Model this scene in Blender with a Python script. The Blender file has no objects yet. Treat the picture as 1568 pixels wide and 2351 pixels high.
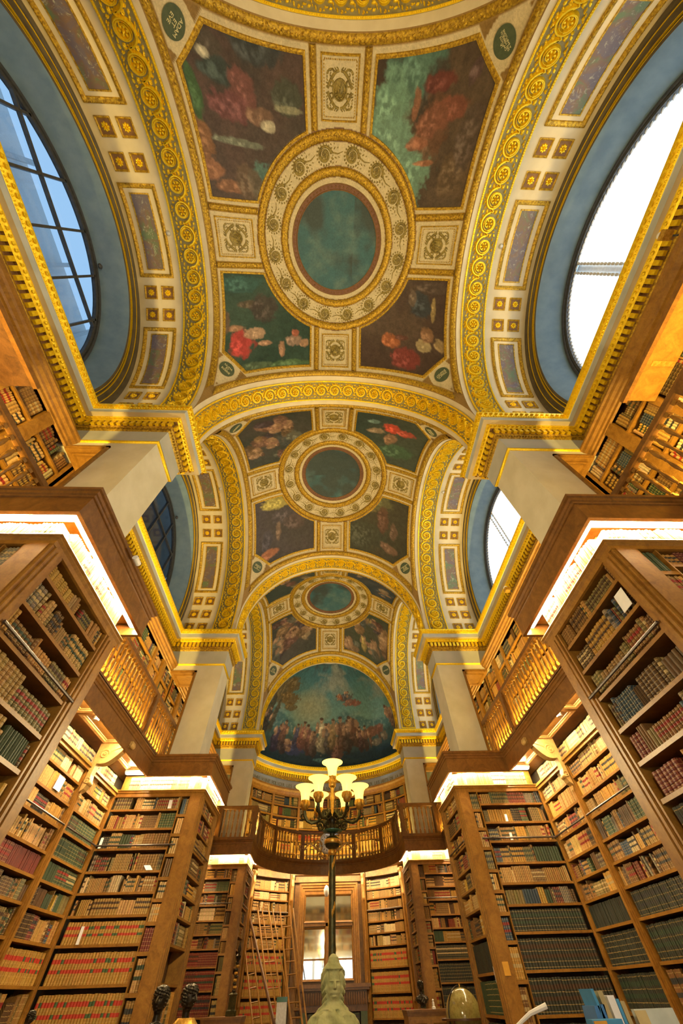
import bpy, math, random
import numpy as np
from mathutils import Vector, Matrix
PI = math.pi
random.seed(7); rng = np.random.RandomState(7)
sc = bpy.context.scene
COL = sc.collection

# ------------------------------------------------------------------ camera (eye height is z = 0, the floor lies at z = -1.6)
cam_d = bpy.data.cameras.new('camera'); cam = bpy.data.objects.new('camera', cam_d); COL.objects.link(cam)
cam_d.sensor_fit = 'HORIZONTAL'; cam_d.sensor_width = 36.0; cam_d.lens = 797.79 / 1568 * 36.0
cam_d.clip_start = 0.05; cam_d.clip_end = 200
cr = Vector((0.99934375, -0.02969029, -0.02074997)); cu = Vector((-0.01211868, -0.81388321, 0.58090211)); cf = Vector((0.03413521, 0.58026942, 0.81370891))
cam.matrix_world = Matrix(((cr.x, cu.x, -cf.x, -0.107), (cr.y, cu.y, -cf.y, 0.0), (cr.z, cu.z, -cf.z, 0.0), (0, 0, 0, 1)))
sc.camera = cam
# ------------------------------------------------------------------ world: pale daylight outside
world = bpy.data.worlds.new('daylight'); sc.world = world; world.use_nodes = True
wn = world.node_tree.nodes; wb = wn['Background']
wb.inputs['Color'].default_value = (0.42, 0.66, 0.92, 1); wb.inputs['Strength'].default_value = 1.9
# ------------------------------------------------------------------ exposure
sc.view_settings.view_transform = 'Standard'; sc.view_settings.look = 'None'
sc.view_settings.gamma = 1.0; sc.view_settings.use_curve_mapping = False
sc.view_settings.exposure = 0.08
sc.cycles.use_denoising = True
sc.cycles.max_bounces = 6; sc.cycles.diffuse_bounces = 4; sc.cycles.glossy_bounces = 3
sc.cycles.transparent_max_bounces = 8; sc.cycles.sample_clamp_indirect = 6.0

# ------------------------------------------------------------------ lamps (left and apse spots are added; only some lamps have a fitting)
UPLIGHT_W = 150.0        # projectors on the galleries that light the vaults
STRIP = 230.0             # luminous tubes under the canopies
def lamp(name, kind, loc, energy, color, size=0.3, target=None, spot=None):
    d = bpy.data.lights.new(name, kind); d.energy = energy; d.color = color
    if kind == 'AREA': d.shape = 'DISK'; d.size = size
    else: d.shadow_soft_size = size
    if kind == 'SPOT': d.spot_size = spot or math.radians(120); d.spot_blend = 0.6
    o = bpy.data.objects.new(name, d); COL.objects.link(o); o.location = loc
    if target is not None:
        o.rotation_euler = (Vector(target) - Vector(loc)).to_track_quat('-Z', 'Y').to_euler()
    return o

def trough(name, loc, length, energy, color, target):
    d = bpy.data.lights.new(name, 'AREA'); d.shape = 'RECTANGLE'; d.size = length; d.size_y = .05; d.energy = energy; d.color = color
    o = bpy.data.objects.new(name, d); COL.objects.link(o); o.location = loc
    z = -(Vector(target) - Vector(loc)).normalized(); x = Vector((0, 1, 0)); y = z.cross(x).normalized(); x = y.cross(z)
    o.matrix_world = Matrix(((x.x, y.x, z.x, loc[0]), (x.y, y.y, z.y, loc[1]), (x.z, y.z, z.z, loc[2]), (0, 0, 0, 1))); return o
WARM_C = (1.0, .68, .17)
for _i in range(3):
    _y = -0.452 + 7.058 * _i
    for _s in (-1, 1):
        trough('gallery_trough_lamp', (_s * 4.04, _y, 3.34), 5.2, 330, WARM_C, (_s * 4.35, _y, 6))
    lamp('projector_and_fill_lamp', 'SPOT', (4.42, _y, 6.12), 345, (1.0, .84, .50), .12, (-1.9, _y, 9.6), math.radians(125))
    lamp('projector_and_fill_lamp', 'SPOT', (-4.42, _y, 6.12), 120, (1.0, .92, .72), .12, (1.9, _y, 9.6), math.radians(125))  # added fill from the left side, where no projector stands
for _s in (-1, 1): lamp('projector_and_fill_lamp', 'SPOT', (_s * 2.72, 16.5, 3.46), 230, (.97, .95, .88), .05, (-_s * .4, 20.5, 8.4), math.radians(80))  # two added spots that brighten the half dome
for _a in (-70, -42, -14, 14, 42, 70):
    _r = math.radians(_a); _p = (2.75 * math.sin(_r), 17.3 + 2.75 * math.cos(_r), 3.36)
    lamp('gallery_trough_lamp', 'AREA', _p, 34, WARM_C, .16, (_p[0] + math.sin(_r), _p[1] + math.cos(_r), 4.6))
lamp('candelabrum_glow', 'POINT', (-.02, 6.2, 2.22), 520, (1.0, .79, .42), .09)
lamp('candelabrum_glow', 'POINT', (-.02, -2.4, 2.22), 420, (1.0, .79, .42), .09)

# ------------------------------------------------------------------ measured plan
RA = 3.117          # radius of every arch
ZS = 7.45           # springing height
YB0 = -0.452        # centre of the first bay
T = 7.058           # bay spacing
RSPH = RA * math.sqrt(2)
XW = 4.93           # side walls
LIP = 6.80          # top of the cornice
FLOOR = -1.6
def yb(i): return YB0 + T * i                       # bays 0, 1, 2
def pier_y(i): return (2.665 + T * i, 3.489 + T * i)  # piers -1, 0, 1, 2: near and far face
S_END = PI * RA / 2 + (ZS - LIP)

# ------------------------------------------------------------------ helpers
def tag(o, label=None, cat=None, group=None, kind=None):
    if label: o['label'] = label
    if cat: o['category'] = cat
    if group: o['group'] = group
    if kind: o['kind'] = kind
    return o
def empty(name, loc=(0, 0, 0), **k):
    o = bpy.data.objects.new(name, None); COL.objects.link(o); o.location = loc; o.empty_display_size = 0.1
    return tag(o, **k)
def link(name, me, parent=None, mw=None, **k):
    o = bpy.data.objects.new(name, me); COL.objects.link(o)
    if mw is not None: o.matrix_local = mw
    if parent is not None:
        o.parent = parent
        if mw is None and parent.location.length > 0: o.matrix_parent_inverse = Matrix.Translation(parent.location).inverted()
    return tag(o, **k)
class MB:
    def __init__(s): s.v = []; s.f = []; s.c = []; s.l = []; s.t = []; s.cur = (1, 1, 1); s.lab = (0, 0, 0, 0)
    def add(s, vs, fs, tv=None):
        b = len(s.v); s.v.extend(vs); s.f.extend([tuple(i + b for i in q) for q in fs])
        s.c.extend([s.cur] * len(vs)); s.l.extend([s.lab] * len(vs)); s.t.extend(tv if tv is not None else [0.0] * len(vs))
    def box(s, x0, x1, y0, y1, z0, z1):
        if x0 > x1: x0, x1 = x1, x0
        if y0 > y1: y0, y1 = y1, y0
        s.add([(x, y, z) for z in (z0, z1) for y in (y0, y1) for x in (x0, x1)],
              [(0, 2, 3, 1), (4, 5, 7, 6), (0, 1, 5, 4), (2, 6, 7, 3), (0, 4, 6, 2), (1, 3, 7, 5)])
    def hexa(s, p):   # 8 points: bottom 4 (loop), top 4 (loop)
        s.add([tuple(q) for q in p], [(3, 2, 1, 0), (4, 5, 6, 7), (0, 1, 5, 4), (1, 2, 6, 5), (2, 3, 7, 6), (3, 0, 4, 7)])
    def lathe(s, prof, c=(0, 0, 0), n=12, axis='z', cap=True, sx=1, sy=1):
        vs = []; m = len(prof)
        for k in range(n):
            a = 2 * PI * k / n; ca, sa = math.cos(a) * sx, math.sin(a) * sy
            for r, z in prof:
                p = (r * ca, r * sa, z)
                if axis == 'y': p = (p[0], p[2], p[1])
                if axis == 'x': p = (p[2], p[0], p[1])
                vs.append((c[0] + p[0], c[1] + p[1], c[2] + p[2]))
        fs = [(k * m + j, ((k + 1) % n) * m + j, ((k + 1) % n) * m + j + 1, k * m + j + 1) for k in range(n) for j in range(m - 1)]
        if cap:
            fs.append(tuple(k * m for k in range(n))[::-1]); fs.append(tuple(k * m + m - 1 for k in range(n)))
        s.add(vs, fs)
    def tube(s, pts, r, n=6, rs=None):
        pts = [Vector(p) for p in pts]; m = len(pts); vs = []
        up = Vector((0, 0, 1))
        for i, p in enumerate(pts):
            t = (pts[min(i + 1, m - 1)] - pts[max(i - 1, 0)]).normalized()
            a = t.cross(up)
            if a.length < 1e-3: a = t.cross(Vector((1, 0, 0)))
            a.normalize(); b = t.cross(a); rr = rs[i] if rs else r
            for k in range(n):
                q = p + (a * math.cos(2 * PI * k / n) + b * math.sin(2 * PI * k / n)) * rr; vs.append(tuple(q))
        fs = [(i * n + k, i * n + (k + 1) % n, (i + 1) * n + (k + 1) % n, (i + 1) * n + k) for i in range(m - 1) for k in range(n)]
        fs += [tuple(range(n))[::-1], tuple((m - 1) * n + k for k in range(n))]
        s.add(vs, fs)
    def sweep_plan(s, path, prof, closed=False):
        """path: plan points; prof: (offset to the left of travel, z) list; mitred corners"""
        n = len(path); P = [Vector((p[0], p[1])) for p in path]; nor = []
        for i in range(n):
            ds = []
            if i > 0 or closed: ds.append((P[i] - P[i - 1]).normalized())
            if i < n - 1 or closed: ds.append((P[(i + 1) % n] - P[i]).normalized())
            ns = [Vector((-d.y, d.x)) for d in ds]
            if len(ns) == 2:
                m = (ns[0] + ns[1]); m = m / max(m.dot(ns[0]), 0.2) if m.length > 1e-6 else ns[0]
            else: m = ns[0]
            nor.append(m)
        vs = []; k = len(prof)
        for i in range(n):
            for d, z in prof:
                q = P[i] + nor[i] * d; vs.append((q.x, q.y, z))
        fs = []
        for i in range(n if closed else n - 1):
            j = (i + 1) % n
            for a in range(k - 1): fs.append((i * k + a, j * k + a, j * k + a + 1, i * k + a + 1))
        s.add(vs, fs)
    # --- pieces laid on a mapped surface m(u, v, h)
    def mbox(s, m, u0, u1, v0, v1, h0, h1, nv=1, nu=1):
        vs = []; fs = []
        for h in (h0, h1):
            for j in range(nv + 1):
                for i in range(nu + 1): vs.append(tuple(m(u0 + (u1 - u0) * i / nu, v0 + (v1 - v0) * j / nv, h)))
        W = nu + 1; N = W * (nv + 1)
        for j in range(nv):
            for i in range(nu): fs.append((N + j * W + i, N + j * W + i + 1, N + (j + 1) * W + i + 1, N + (j + 1) * W + i))
        if h0 != h1:
            for j in range(nv):
                fs.append((j * W, N + j * W, N + (j + 1) * W, (j + 1) * W)); fs.append((j * W + nu, (j + 1) * W + nu, N + (j + 1) * W + nu, N + j * W + nu))
            for i in range(nu):
                fs.append((i, i + 1, N + i + 1, N + i)); b = nv * W; fs.append((b + i, N + b + i, N + b + i + 1, b + i + 1))
        s.add(vs, fs)
    def mpath(s, m, pts, prof, closed=True):
        P = [Vector(p) for p in pts]; n = len(P); nor = []
        for i in range(n):
            ds = []
            if i > 0 or closed: ds.append((P[i] - P[i - 1]).normalized())
            if i < n - 1 or closed: ds.append((P[(i + 1) % n] - P[i]).normalized())
            ns = [Vector((-d.y, d.x)) for d in ds]
            if len(ns) == 2:
                q = ns[0] + ns[1]; q = q / max(q.dot(ns[0]), 0.3)
            else: q = ns[0]
            nor.append(q)
        k = len(prof); vs = []
        for i in range(n):
            for d, h in prof: vs.append(tuple(m(P[i].x + nor[i].x * d, P[i].y + nor[i].y * d, h)))
        fs = []
        for i in range(n if closed else n - 1):
            j = (i + 1) % n
            for a in range(k - 1): fs.append((i * k + a, j * k + a, j * k + a + 1, i * k + a + 1))
        s.add(vs, fs)
    def mbead(s, m, u, v, ru, rv, h, n=6, h0=0.0, rot=0.0):
        vs = []
        cr_, sr_ = math.cos(rot), math.sin(rot)
        for k in range(n):
            a = 2 * PI * k / n; x = ru * math.cos(a); y = rv * math.sin(a)
            vs.append(tuple(m(u + x * cr_ - y * sr_, v + x * sr_ + y * cr_, h0)))
        for k in range(n):
            a = 2 * PI * k / n; x = ru * .62 * math.cos(a); y = rv * .62 * math.sin(a)
            vs.append(tuple(m(u + x * cr_ - y * sr_, v + x * sr_ + y * cr_, h0 + (h - h0) * .8)))
        vs.append(tuple(m(u, v, h)))
        fs = [(k, (k + 1) % n, n + (k + 1) % n, n + k) for k in range(n)] + [(n + k, n + (k + 1) % n, 2 * n) for k in range(n)]
        s.add(vs, fs)
    def beads(s, m, pts, r, step, h, h0=0.0, closed=True, jit=0.0, stretch=1.0):
        P = [Vector(p) for p in pts]
        if closed: P.append(P[0])
        for i in range(len(P) - 1):
            d = P[i + 1] - P[i]; L = d.length; k = max(1, int(round(L / step))); rot = math.atan2(d.y, d.x)
            for j in range(k):
                q = P[i] + d * ((j + .5) / k)
                jx = random.uniform(-jit, jit); jy = random.uniform(-jit, jit)
                sc_ = 1 + random.uniform(-jit, jit) * 4
                s.mbead(m, q.x + jx, q.y + jy, r * stretch * sc_, r * sc_, h * (1 + random.uniform(-jit, jit) * 4), 5, h0, rot)
    def mesh(s, mat, smooth=True, angle=40):
        me = bpy.data.meshes.new('mesh'); me.from_pydata(s.v, [], s.f)
        me.materials.append(mat)
        ca = me.color_attributes.new('Col', 'FLOAT_COLOR', 'POINT')
        ca.data.foreach_set('color', np.array([(*c[:3], 1.0) for c in s.c], dtype=np.float32).ravel())
        if any(l[3] for l in s.l):
            la = me.color_attributes.new('Lab', 'FLOAT_COLOR', 'POINT'); la.data.foreach_set('color', np.array(s.l, dtype=np.float32).ravel())
            ta = me.attributes.new('spine', 'FLOAT', 'POINT'); ta.data.foreach_set('value', np.array(s.t, dtype=np.float32))
        if smooth:
            me.polygons.foreach_set('use_smooth', [True] * len(me.polygons)); me.set_sharp_from_angle(angle=math.radians(angle))
        me.update(); return me
    def build(s, name, mat, parent=None, smooth=True, angle=40, **k):
        return link(name, s.mesh(mat, smooth, angle), parent, **k)

# ------------------------------------------------------------------ materials
def nodes(name):
    m = bpy.data.materials.new(name); m.use_nodes = True; nt = m.node_tree
    return m, nt, nt.nodes, nt.links, nt.nodes['Principled BSDF']
def coords(N, L, scale=(1, 1, 1), kind='Object'):
    tc = N.new('ShaderNodeTexCoord'); mp = N.new('ShaderNodeMapping'); mp.inputs['Scale'].default_value = scale
    L.new(tc.outputs[kind], mp.inputs['Vector']); return mp.outputs['Vector']
def noise(N, L, vec, scale, detail=4, rough=.55, dist=0):
    n = N.new('ShaderNodeTexNoise'); n.inputs['Scale'].default_value = scale; n.inputs['Detail'].default_value = detail
    n.inputs['Roughness'].default_value = rough; n.inputs['Distortion'].default_value = dist; L.new(vec, n.inputs['Vector']); return n.outputs['Fac']
def ramp(N, L, fac, stops):
    r = N.new('ShaderNodeValToRGB'); e = r.color_ramp.elements
    while len(e) < len(stops): e.new(0.5)
    for q, (p, c) in zip(e, stops): q.position = p; q.color = (*c, 1)
    L.new(fac, r.inputs['Fac']); return r.outputs['Color']
def mix(N, L, a, b, fac, mode='MIX'):
    n = N.new('ShaderNodeMix'); n.data_type = 'RGBA'; n.blend_type = mode
    for i, x in ((6, a), (7, b)):
        if hasattr(x, 'default_value') or hasattr(x, 'links'): L.new(x, n.inputs[i])
        else: n.inputs[i].default_value = (*x, 1)
    if isinstance(fac, (int, float)): n.inputs[0].default_value = fac
    else: L.new(fac, n.inputs[0])
    return n.outputs[2]
def bump(N, L, B, fac, strength, dist=0.01):
    b = N.new('ShaderNodeBump'); b.inputs['Strength'].default_value = strength; b.inputs['Distance'].default_value = dist
    L.new(fac, b.inputs['Height']); L.new(b.outputs['Normal'], B.inputs['Normal'])
def plain(name, c1, c2, rough=.6, scale=6, metal=0.0, bmp=0.0, bscale=60, coord=(1, 1, 1), detail=4, spec=None):
    m, nt, N, L, B = nodes(name); v = coords(N, L, coord)
    L.new(ramp(N, L, noise(N, L, v, scale, detail), [(.35, c1), (.65, c2)]), B.inputs['Base Color'])
    B.inputs['Roughness'].default_value = rough; B.inputs['Metallic'].default_value = metal
    if spec is not None: B.inputs['Specular IOR Level'].default_value = spec
    if bmp: bump(N, L, B, noise(N, L, v, bscale, 3), bmp)
    return m
def wood(name, dark, mid, light, rough=.42, axis=(1, 1, 1)):
    m, nt, N, L, B = nodes(name); v = coords(N, L, axis)
    f = noise(N, L, v, 5, 6, .65, 1.2); g = noise(N, L, v, 40, 3, .6)
    c = ramp(N, L, f, [(.3, dark), (.5, mid), (.72, light)])
    c = mix(N, L, c, ramp(N, L, g, [(.3, (.80, .80, .80)), (.6, (1, 1, 1))]), 1.0, 'MULTIPLY')
    L.new(c, B.inputs['Base Color']); B.inputs['Roughness'].default_value = rough; bump(N, L, B, g, .12, .004)
    return m
def emit(name, col, st):
    m, nt, N, L, B = nodes(name); B.inputs['Base Color'].default_value = (*col, 1)
    B.inputs['Emission Color'].default_value = (*col, 1); B.inputs['Emission Strength'].default_value = st; return m
def vcol(name, rough=.7, det=0.0, dscale=80, bmp=0.0, spec=.3):
    m, nt, N, L, B = nodes(name); a = N.new('ShaderNodeAttribute'); a.attribute_name = 'Col'
    c = a.outputs['Color']; v = coords(N, L)
    if det:
        f = noise(N, L, v, dscale, 5, .7, .6)
        c = mix(N, L, c, ramp(N, L, f, [(.3, (1 - det,) * 3), (.7, (1 + det,) * 3)]), 1.0, 'MULTIPLY')
    L.new(c, B.inputs['Base Color']); B.inputs['Roughness'].default_value = rough; B.inputs['Specular IOR Level'].default_value = spec
    if bmp: bump(N, L, B, noise(N, L, v, dscale, 4), bmp, .01)
    return m
M = {}
M['cream'] = plain('cream_plaster', (.58, .50, .33), (.66, .58, .40), .6, 3, bmp=.08)
M['cream_wall'] = plain('cream_painted_stone', (.52, .48, .34), (.60, .56, .42), .75, 2.5, bmp=.25, bscale=140)
M['grey'] = plain('grey_painted_plaster', (.36, .36, .30), (.42, .41, .35), .7, 2.5, bmp=.15, bscale=120)
M['frieze'] = plain('pale_grey_frieze', (.40, .43, .40), (.48, .50, .46), .7, 3, bmp=.1)
M['reveal'] = plain('daylight_tinted_plaster', (.11, .19, .28), (.15, .24, .33), .6, 4, bmp=.1)  # blue cast of the daylight is put into the plaster colour
M['arch_dark'] = plain('brown_grey_moulding', (.085, .066, .036), (.12, .095, .052), .55, 5, bmp=.1)
M['gold'] = plain('bright_gilding', (.88, .56, .008), (1.0, .74, .02), .34, 30, .5, .35, 90)
M['gold_dim'] = plain('aged_gilding', (.26, .14, .012), (.66, .43, .035), .42, 26, .5, .6, 70)
M['gold_ground'] = plain('olive_gilded_ground', (.20, .17, .07), (.30, .26, .11), .6, 12, .2, .3, 60)
M['brown'] = plain('red_brown_ground', (.16, .075, .022), (.23, .12, .04), .6, 14, .1, .3, 60)
M['grisaille'] = plain('olive_gold_paint', (.13, .095, .022), (.34, .26, .06), .5, 22, .15, .5, 60)
M['green'] = plain('dark_green_enamel', (.05, .075, .04), (.07, .095, .05), .6, 20)
M['lettering'] = plain('pale_gold_lettering', (.62, .56, .30), (.70, .64, .36), .6, 20)
M['wood'] = wood('oak_wood', (.19, .082, .010), (.27, .125, .017), (.34, .168, .026), axis=(1.2, 1.2, 1.2))
M['wood_d'] = wood('dark_oak_wood', (.055, .022, .008), (.10, .042, .014), (.15, .065, .022), axis=(1.2, 1.2, 1.2))
M['wood_r'] = wood('red_brown_oak', (.115, .048, .011), (.175, .075, .016), (.23, .105, .025), axis=(1.2, 1.2, 1.2), rough=.36)
M['back'] = wood('dark_backboard_wood', (.03, .012, .005), (.055, .022, .008), (.08, .034, .012))  # dark wood for shelf backs, firebox and clock marks
M['wood_p'] = wood('pale_carved_wood', (.40, .24, .07), (.52, .33, .11), (.62, .42, .16))
M['rail'] = plain('dark_steel_rail', (.10, .09, .09), (.17, .15, .14), .35, 20, .8)
M['bronze'] = plain('dark_bronze', (.022, .020, .016), (.05, .042, .026), .32, 18, .7, .3, 40)
M['bronze_g'] = plain('green_bronze', (.045, .050, .022), (.10, .09, .035), .38, 24, .6, .3, 50)
M['gilt'] = plain('gilt_bronze', (.55, .30, .04), (.85, .55, .12), .35, 30, .75, .3, 60)
M['stone'] = plain('pale_plaster_bust', (.30, .32, .13), (.50, .50, .24), .8, 9, bmp=.35, bscale=70)
M['strip'] = emit('luminous_tube', (1.0, .74, .40), STRIP)
M['frame'] = plain('dark_grey_steel', (.035, .037, .04), (.06, .062, .065), .5, 15)
M['steel_l'] = plain('pale_grey_metal', (.5, .5, .48), (.62, .62, .6), .4, 20, .3)
M['white'] = plain('white_plastic', (.75, .75, .72), (.82, .82, .8), .5, 20)
M['paper'] = plain('white_paper', (.72, .74, .80), (.82, .84, .88), .8, 8)
M['painting'] = vcol('oil_painting', .55, .22, 26, .05)
M['dark_floor'] = wood('parquet_floor', (.08, .035, .012), (.14, .06, .02), (.2, .09, .03))
M['outer'] = plain('outer_masonry', (.4, .4, .38), (.5, .5, .47), .8, 3)
def marble():
    m, nt, N, L, B = nodes('veined_marble'); v = coords(N, L)
    a = noise(N, L, v, 2.6, 5, .65, .8); b = noise(N, L, v, 7, 6, .75, 1.6)
    c = ramp(N, L, a, [(.38, (.10, .15, .08)), (.50, (.16, .10, .07)), (.60, (.12, .10, .13))])
    c = mix(N, L, c, (.42, .44, .36), ramp(N, L, b, [(.56, (0, 0, 0)), (.68, (.8, .8, .8))]))
    L.new(c, B.inputs['Base Color']); B.inputs['Roughness'].default_value = .45; return m
M['marble'] = marble()
def glass():
    m, nt, N, L, B = nodes('window_glass'); N.remove(B); o = N['Material Output']
    t = N.new('ShaderNodeBsdfTransparent'); t.inputs['Color'].default_value = (.66, .70, .74, 1); g = N.new('ShaderNodeBsdfGlossy'); g.inputs['Roughness'].default_value = .05
    x = N.new('ShaderNodeMixShader'); x.inputs[0].default_value = .06; L.new(t.outputs[0], x.inputs[1]); L.new(g.outputs[0], x.inputs[2]); L.new(x.outputs[0], o.inputs[0]); return m
M['glass'] = glass()
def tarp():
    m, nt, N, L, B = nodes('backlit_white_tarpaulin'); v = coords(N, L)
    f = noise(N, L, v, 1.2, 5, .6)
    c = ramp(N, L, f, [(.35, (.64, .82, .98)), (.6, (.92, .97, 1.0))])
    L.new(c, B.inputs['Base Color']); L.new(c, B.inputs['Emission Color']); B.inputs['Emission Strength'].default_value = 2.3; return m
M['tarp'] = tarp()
def shade_mat():
    m, nt, N, L, B = nodes('opal_glass_lit'); v = coords(N, L)
    B.inputs['Base Color'].default_value = (.95, .8, .35, 1); B.inputs['Emission Color'].default_value = (1.0, .66, .14, 1); B.inputs['Emission Strength'].default_value = 1.9
    B.inputs['Roughness'].default_value = .25; return m
M['shade'] = shade_mat(); M['bulb'] = emit('lamp_bulb', (1, .86, .5), 26)
def mirror():
    m, nt, N, L, B = nodes('mirror_glass'); B.inputs['Metallic'].default_value = 1; B.inputs['Roughness'].default_value = .04; B.inputs['Base Color'].default_value = (.8, .8, .78, 1); return m
M['mirror'] = mirror()
def book_mat():
    m, nt, N, L, B = nodes('leather_book_spines')
    a = N.new('ShaderNodeAttribute'); a.attribute_name = 'Col'; l = N.new('ShaderNodeAttribute'); l.attribute_name = 'Lab'; t = N.new('ShaderNodeAttribute'); t.attribute_name = 'spine'
    v = coords(N, L); f = noise(N, L, v, 45, 4, .7)
    c = mix(N, L, a.outputs['Color'], ramp(N, L, f, [(.3, (.62, .60, .58)), (.65, (1.15, 1.12, 1.08))]), 1.0, 'MULTIPLY')
    def math_(op, x, y=None):
        n = N.new('ShaderNodeMath'); n.operation = op
        for i, q in enumerate((x, y)):
            if q is None: continue
            if isinstance(q, (int, float)): n.inputs[i].default_value = q
            else: L.new(q, n.inputs[i])
        return n.outputs[0]
    s = t.outputs['Fac']
    # raised bands / gold tooling: five thin lines on the spine
    w = math_('FRACT', math_('MULTIPLY', s, 6.0)); line = math_('LESS_THAN', math_('ABSOLUTE', math_('SUBTRACT', w, .5)), .06)
    on = math_('GREATER_THAN', s, .01)
    band = math_('MULTIPLY', math_('MULTIPLY', line, on), math_('MULTIPLY', l.outputs['Alpha'], .55))
    gold = mix(N, L, c, (.52, .36, .12), 1.0)
    c = mix(N, L, c, gold, band)
    z1 = math_('MULTIPLY', math_('GREATER_THAN', s, .66), math_('LESS_THAN', s, .80))
    z2 = math_('MULTIPLY', math_('GREATER_THAN', s, .36), math_('LESS_THAN', s, .47))
    lum = math_('GREATER_THAN', math_('ADD', math_('ADD', N_sep(N, L, l, 0), N_sep(N, L, l, 1)), N_sep(N, L, l, 2)), .02)
    c = mix(N, L, c, l.outputs['Color'], math_('MULTIPLY', math_('ADD', z1, z2), lum))
    L.new(c, B.inputs['Base Color']); B.inputs['Roughness'].default_value = .5; B.inputs['Specular IOR Level'].default_value = .35
    return m
def N_sep(N, L, a, i):
    k = 'sep_' + a.attribute_name
    if k not in N: n = N.new('ShaderNodeSeparateColor'); n.name = k; L.new(a.outputs['Color'], n.inputs[0])
    return N[k].outputs[i]
M['book'] = book_mat()

# ------------------------------------------------------------------ surface maps
def lat(side, yc, R=RA):
    q = PI * R / 2
    def m(w, s, h):
        r = R - h
        if abs(s) <= q: a = s / R; return (side * w, yc + r * math.sin(a), ZS + r * math.cos(a))
        sg = 1 if s > 0 else -1; return (side * w, yc + sg * r, ZS - (abs(s) - q))
    return m
def trn(R=RA):
    q = PI * R / 2
    def m(w, s, h):
        r = R - h
        if abs(s) <= q: a = s / R; return (r * math.sin(a), w, ZS + r * math.cos(a))
        sg = 1 if s > 0 else -1; return (sg * r, w, ZS - (abs(s) - q))
    return m
def sph(yc):
    def m(u, v, h):
        z = math.sqrt(max(RSPH ** 2 - u * u - v * v, 0)); k = 1 - h / RSPH; return (u * k, yc + v * k, ZS + z * k)
    return m
def frame_at(m, u, v, h, rot=0.0, flip=False):
    p = Vector(m(u, v, h)); e = 1e-3
    a = (Vector(m(u + e, v, h)) - p).normalized(); n = (Vector(m(u, v, h + e)) - p).normalized(); b = n.cross(a).normalized(); a = b.cross(n)
    a2 = a * math.cos(rot) + b * math.sin(rot); b2 = n.cross(a2)
    return Matrix(((a2.x, b2.x, n.x, p.x), (a2.y, b2.y, n.y, p.y), (a2.z, b2.z, n.z, p.z), (0, 0, 0, 1)))
flat = lambda u, v, h: (u, v, h)
def circ(r, n=64, c=(0, 0), a0=0, a1=2 * PI, closed=True):
    k = n if closed else n + 1
    return [(c[0] + r * math.cos(a0 + (a1 - a0) * i / n), c[1] + r * math.sin(a0 + (a1 - a0) * i / n)) for i in range(k)]
def rect(u0, u1, v0, v1, nv=1, nu=1):
    p = [(u0 + (u1 - u0) * i / nu, v0) for i in range(nu)] + [(u1, v0 + (v1 - v0) * i / nv) for i in range(nv)]
    p += [(u1 - (u1 - u0) * i / nu, v1) for i in range(nu)] + [(u0, v1 - (v1 - v0) * i / nv) for i in range(nv)]
    return p

# ------------------------------------------------------------------ shared ornament meshes
def ribbon(mb, pts, w, h, taper=True):
    """raised vine stroke following 2-D points in the local plane"""
    P = [Vector((p[0], p[1], 0)) for p in pts]; n = len(P); vs = []
    for i, p in enumerate(P):
        t = (P[min(i + 1, n - 1)] - P[max(i - 1, 0)]).normalized(); a = Vector((-t.y, t.x, 0))
        ww = w * ((1 - .75 * i / (n - 1)) if taper else 1)
        vs += [tuple(p - a * ww), tuple(p - a * ww * .4 + Vector((0, 0, h))), tuple(p + a * ww * .4 + Vector((0, 0, h))), tuple(p + a * ww)]
    fs = [(i * 4 + k, (i + 1) * 4 + k, (i + 1) * 4 + k + 1, i * 4 + k + 1) for i in range(n - 1) for k in range(3)]
    mb.add(vs, fs)
def flower(mb, r, h, petals=6, c=(0, 0)):
    for k in range(petals):
        a = 2 * PI * k / petals
        mb.mbead(flat, c[0] + r * .62 * math.cos(a), c[1] + r * .62 * math.sin(a), r * .40, r * .30, h * .8, 6, 0, a)
    mb.mbead(flat, c[0], c[1], r * .30, r * .30, h * 1.25, 6)
def spiral(r0, r1, turns, a0, n=26, sgn=1):
    return [((r0 + (r1 - r0) * i / n) * math.cos(a0 + sgn * 2 * PI * turns * i / n), (r0 + (r1 - r0) * i / n) * math.sin(a0 + sgn * 2 * PI * turns * i / n)) for i in range(n + 1)]
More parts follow.
